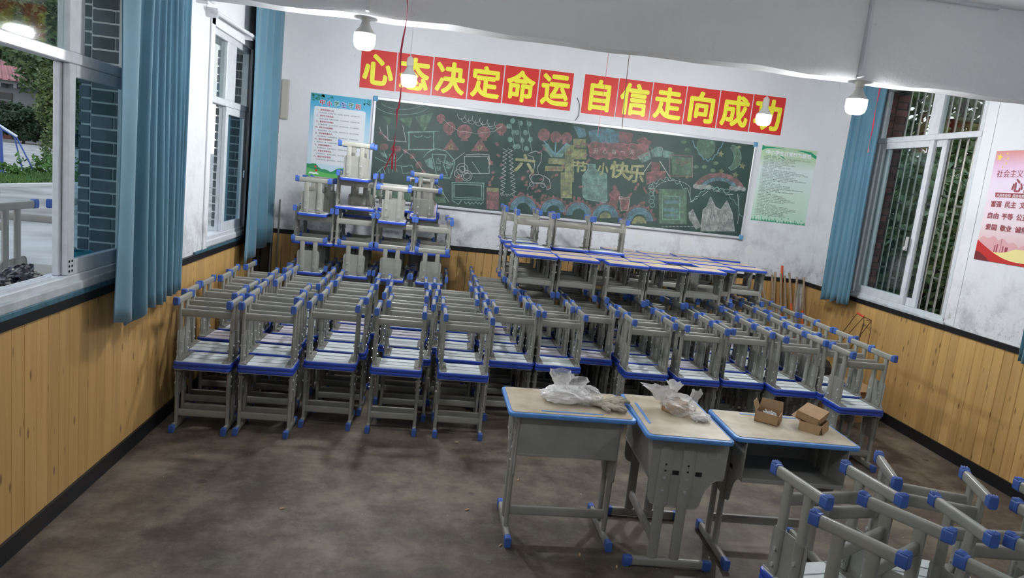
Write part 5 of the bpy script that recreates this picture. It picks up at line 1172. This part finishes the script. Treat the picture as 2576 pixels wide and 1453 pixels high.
# ------------------------------------------------------------ outside
struct('floor_outside', MB().bb((-2.6, -3, -.12), (-.26, 16, -.02)), mat('veranda_concrete', (.20, .19, .17), .8, var=.4, vscale=2))
M['court'] = mat('courtyard_concrete', (.42, .43, .41), .85, var=.5, vscale=.7)
struct('ground', MB().bb((-160, -10, -.4), (-2.6, 190, -.3)), 'court')
struct('ground_right', MB().bb((5.95, -6, -.3), (40, 60, -.1)), mat('soil', (.05, .045, .03), .95))
def foliage(name, c, rad, n, size, m, seed, shell=.45, droop=0.0, asp=.45):
    rnd = random.Random(seed); vs = []; fs = []
    lumps = [(Vector((rnd.gauss(0, .5), rnd.gauss(0, .5), rnd.gauss(0, .45))), rnd.uniform(.25, .5)) for _ in range(26)]
    for i in range(n):
        lc, lr = lumps[rnd.randrange(26)]
        d = Vector((rnd.gauss(0, 1), rnd.gauss(0, 1), rnd.gauss(0, 1))).normalized()*lr*(shell+(1-shell)*rnd.random())
        p = lc+d; p = Vector((c[0]+p.x*rad[0], c[1]+p.y*rad[1], c[2]+p.z*rad[2]))
        a = Vector((rnd.gauss(0, 1), rnd.gauss(0, 1), rnd.gauss(0, .6)-droop)).normalized(); b = a.cross(Vector((rnd.gauss(0, 1), rnd.gauss(0, 1), rnd.gauss(0, 1)))).normalized()
        s = size*rnd.uniform(.6, 1.3); k = len(vs)
        vs += [p-a*s, p+b*s*asp, p+a*s, p-b*s*asp]; fs += [(k, k+1, k+2), (k, k+2, k+3)]
    me = bpy.data.meshes.new(name); me.from_pydata([tuple(v) for v in vs], [], fs); return me
def tree(name, base, c, rad, n, size, m, seed, label, cat='tree', tr=.2, nb=4, **k):
    t = empty(name, base, label=label, cat=cat)
    f = rel(obj('foliage', foliage('foliage', c, rad, n, size, m, seed, **k), m), t); f['kind'] = 'stuff'
    b = Vector(base); cc = Vector(c)
    mb = MB().path([b, b+(cc-b)*.4+Vector((.1, .1, 0)), b+(cc-b)*.8], tr, 8)
    rnd = random.Random(seed)
    rel(obj('trunk', mb, 'trunk'), t)
    for i in range(nb):
        s = b+(cc-b)*rnd.uniform(.35, .7); rel(obj('branch', MB().path([s, s+Vector((rnd.uniform(-.5, .5)*rad[0], rnd.uniform(-.5, .5)*rad[1], rad[2]*.7))], tr*.4, 6), 'trunk'), t)
    return t
def vtree(name, cpx, cpy, Y, rx, rz, n, leaf, m, seed, label, base=None, cat='tree', tr=.2, **k):
    c = at(cpx, cpy, 1, Y); sc = Y/1762
    b = at(*base, 1, Y+.1) if base else Vector((c.x, c.y, -.3)); b.z = -.3
    return tree(name, tuple(b), tuple(c), (rx*sc, rx*sc*.8, rz*sc), n, leaf, m, seed, label, cat, tr, **k)
vtree('shade_tree', 120, -25, 20, 340, 150, 24000, .075, 'leaf', 31, 'large courtyard tree filling the upper panes of the near window', base=(165, 460), tr=.10, nb=0)
vtree('shade_tree', 0, 128, 17, 100, 44, 7000, .07, 'leaf_dark', 32, 'dark overhanging tree just above the pink roofed house', base=(-75, 470), tr=.08, nb=0)
vtree('shade_tree', 160, 225, 45, 52, 105, 9000, .12, 'leaf', 33, 'slim light green tree next to the pink roofed house', tr=.2)
vtree('shade_tree', 290, 200, 96, 130, 120, 9000, .5, 'leaf_dark', 34, 'wide dark tree behind the yellow frame at the end of the courtyard', tr=.5)
for i, (px, py, Y, r) in enumerate(((58, 318, 84, 62), (118, 306, 88, 78), (-60, 320, 90, 60), (215, 310, 92, 90))):
    vtree('garden_bush', px, py, Y, r, r*.60, 8000, .22, 'bush_dark', 40+i, ('dark bush directly in front of the far house', 'dark bush beside the yellow frame', 'dark bush at the far left end of the courtyard', 'dark bush at the brick jamb end of the courtyard')[i], None, 'bush', .15, shell=.2)
# house
hs = empty('house', (-60, 104, -.3), label='grey two storey house with a pink tiled roof across the courtyard', cat='house')
M['hwall'] = mat('grey_render', (.22, .24, .25), .85); M['roof'] = mat('pink_roof', (.46, .20, .20), .7, var=.2, vscale=.6); M['hdark'] = mat('dark_window', (.03, .035, .04), .3)
def hb_(name, lo, hi, m): return rel(obj(name, MB().bb(lo, hi), m), hs)
hb_('wall', (-72, 100, -.3), (-50.6, 110, 6.9), 'hwall')
hb_('eave', (-72.5, 98.6, 6.7), (-49.6, 111, 7.1), 'hwall')
rfm = MB().add([(-73, 98, 7.1), (-49, 98, 7.1), (-49, 111.5, 7.1), (-73, 111.5, 7.1), (-69, 104.5, 10.6), (-55.5, 104.5, 10.6)], [(0, 1, 5, 4), (1, 2, 5), (2, 3, 4, 5), (3, 0, 4), (0, 3, 2, 1)])
rf = rel(obj('roof', rfm, 'roof'), hs)
for i in range(26): rel(obj('tile_row', MB().tube((-72.6+i*.92, 97.95, 7.16), (-69+i*.54, 104.4, 10.66), .12, n=6), 'roof'), hs)
for i in range(12): hb_('rafter', (-72+i*1.9, 98.4, 6.2), (-71.6+i*1.9, 100, 6.7), 'hwall')
for x0 in (-55.5, -60.5, -66): 
    hb_('window', (x0-1.5, 99.85, 3.4), (x0+1.5, 100.02, 5.6), 'hdark'); hb_('window_bar', (x0-.06, 99.8, 3.4), (x0+.06, 99.9, 5.6), 'hwall'); hb_('window_bar', (x0-1.5, 99.8, 4.6), (x0+1.5, 99.9, 4.72), 'hwall')
hb_('porch_roof', (-72, 97.4, 2.5), (-50, 100, 2.75), 'hwall')
M['litwin'] = emit('lit_window', (1.0, .55, .22), 1.2)
for x0 in (-57.5, -61): hb_('lit_window', (x0-.7, 99.8, .9), (x0+.7, 99.9, 2.1), 'litwin')
hb_('porch_front', (-66, 99.7, -.3), (-52, 99.95, 2.5), 'redbrick')
# courtyard things
M['blue_paint'] = mat('blue_painted_steel', (.04, .09, .36), .4); M['hoopw'] = mat('white_board', (.7, .75, .8), .5)
hp = at(8, 435, 2, -.3); hpx, hpy = hp.x, hp.y
hq = empty('basketball_stand', (hpx, hpy, -.3), label='blue basketball stand with slanting stays in the courtyard', cat='basketball stand')
def hpt(px, py): return at(px, py, 1, hpy)
rel(obj('post', MB().tube(hpt(5, 440), hpt(0, 318), .075, n=8), 'blue_paint'), hq)
rel(obj('base', MB().tube(hpt(-30, 440), hpt(16, 438), .11, n=8), 'blue_paint'), hq)
rel(obj('arm', MB().tube(hpt(-6, 312), hpt(43, 343), .045, n=8), 'hoopw'), hq)
for a, b in (((36, 343), (60, 440)), ((42, 346), (86, 432)), ((0, 322), (40, 345))): rel(obj('stay', MB().tube(hpt(*a), hpt(*b), .028, n=6), 'blue_paint'), hq)
yq = at(132, 362, 2, -.3)
def yp(px, py): return at(px, py, 1, yq.y)
M['ypaint'] = mat('orange_yellow_paint', (.70, .38, .08), .5)
yf_ = empty('painted_frame', (yq.x, yq.y, -.3), label='orange yellow painted frame with crossed bars at the far side of the courtyard', cat='frame')
for a, b in (((120, 328), (119, 360)), ((133, 329), (147, 329)), ((120, 328), (128, 329)), ((141, 330), (134, 342)), ((119, 360), (137, 359)), ((121, 358), (133, 346)), ((205, 330), (196, 345)), ((196, 360), (207, 348)), ((188, 336), (206, 342)), ((185, 362), (206, 364))): rel(obj('bar', MB().tube(yp(*a), yp(*b), .12, n=5), 'ypaint'), yf_)
# planted strip and kerb
def gz(px, py): return at(px, py, 2, -.3)
struct('trim_5', MB().prism([(gz(-200, 476).x, gz(-200, 476).y), (gz(240, 466).x, gz(240, 466).y), (gz(240, 463.5).x, gz(240, 463.5).y), (gz(-200, 473).x, gz(-200, 473).y)], 'xy', -.3, -.2), mat('pale_kerb', (.62, .63, .60), .8))
a, b, c_, d_ = gz(-200, 474), gz(245, 463), gz(245, 436), gz(-200, 450)
rnd = random.Random(8); vs = []; fs = []
for i in range(9000):
    u, v = rnd.random(), rnd.random(); p = a.lerp(b, u).lerp(d_.lerp(c_, u), v); h = rnd.uniform(.08, .26); w = .05; an = rnd.uniform(0, PI)
    k = len(vs); dx, dy = math.cos(an)*w, math.sin(an)*w; vs += [(p.x-dx, p.y-dy, -.3), (p.x+dx, p.y+dy, -.3), (p.x+rnd.gauss(0, .06), p.y+rnd.gauss(0, .06), -.3+h)]; fs.append((k, k+1, k+2))
me = bpy.data.meshes.new('grass'); me.from_pydata(vs, [], fs); M['grass'] = mat('lawn_green', (.10, .22, .05), .7, var=.4, vscale=1)
o = obj('grass_strip', me, 'grass'); tag(o, 'strip of green grass along the courtyard kerb', 'grass', kind='stuff')
struct('lawn_soil', MB().prism([(a.x, a.y), (b.x, b.y), (c_.x, c_.y), (d_.x, d_.y)], 'xy', -.3, -.28), mat('lawn_soil', (.09, .13, .05), .95))
for i, (px, py, sz) in enumerate(((100, 432, .5), (130, 428, .7), (30, 436, .35), (150, 440, .5))):
    p = gz(px, py+12); tree('weed_clump', (p.x, p.y, -.3), (p.x, p.y, -.3+sz*.7), (sz*1.4, sz, sz), 260, .11, 'grass', 60+i, ('tall weeds beside the basketball stand stays', 'tallest weeds in the grass strip', 'low weeds by the base of the basketball stand', 'weeds in the grass strip next to the window mullion')[i], 'weeds', tr=.02, shell=.1)
# shrubs right behind the security grille
tree('broadleaf_shrub', (8.0, 8.6, -.1), (8.0, 8.7, 1.1), (1.7, 2.8, 1.6), 20000, .07, 'leaf_dark', 71, 'dense dark shrub close behind the grille of the right window', 'shrub', tr=.06, shell=.15, droop=.3)
tree('broadleaf_shrub', (9.6, 11.4, -.1), (9.6, 11.4, 1.3), (2.6, 3.2, 1.75), 14000, .10, 'leaf_dark', 72, 'dark shrub farther behind the grille, towards the back of the room', 'shrub', tr=.08, shell=.15, droop=.3)
tree('shade_tree', (11.5, 12.5, -.1), (10.6, 12.4, 4.6), (3.4, 3.8, 1.9), 4200, .16, 'leaf', 73, 'tree whose thin crown lets the sky through above the right window transom', tr=.16, droop=.4)
tree('broadleaf_shrub', (7.6, 6.4, -.1), (7.7, 6.5, .9), (1.2, 1.5, 1.3), 8000, .06, 'leaf', 74, 'lighter shrub at the near end of the barred window', 'shrub', tr=.05, shell=.15, droop=.3)
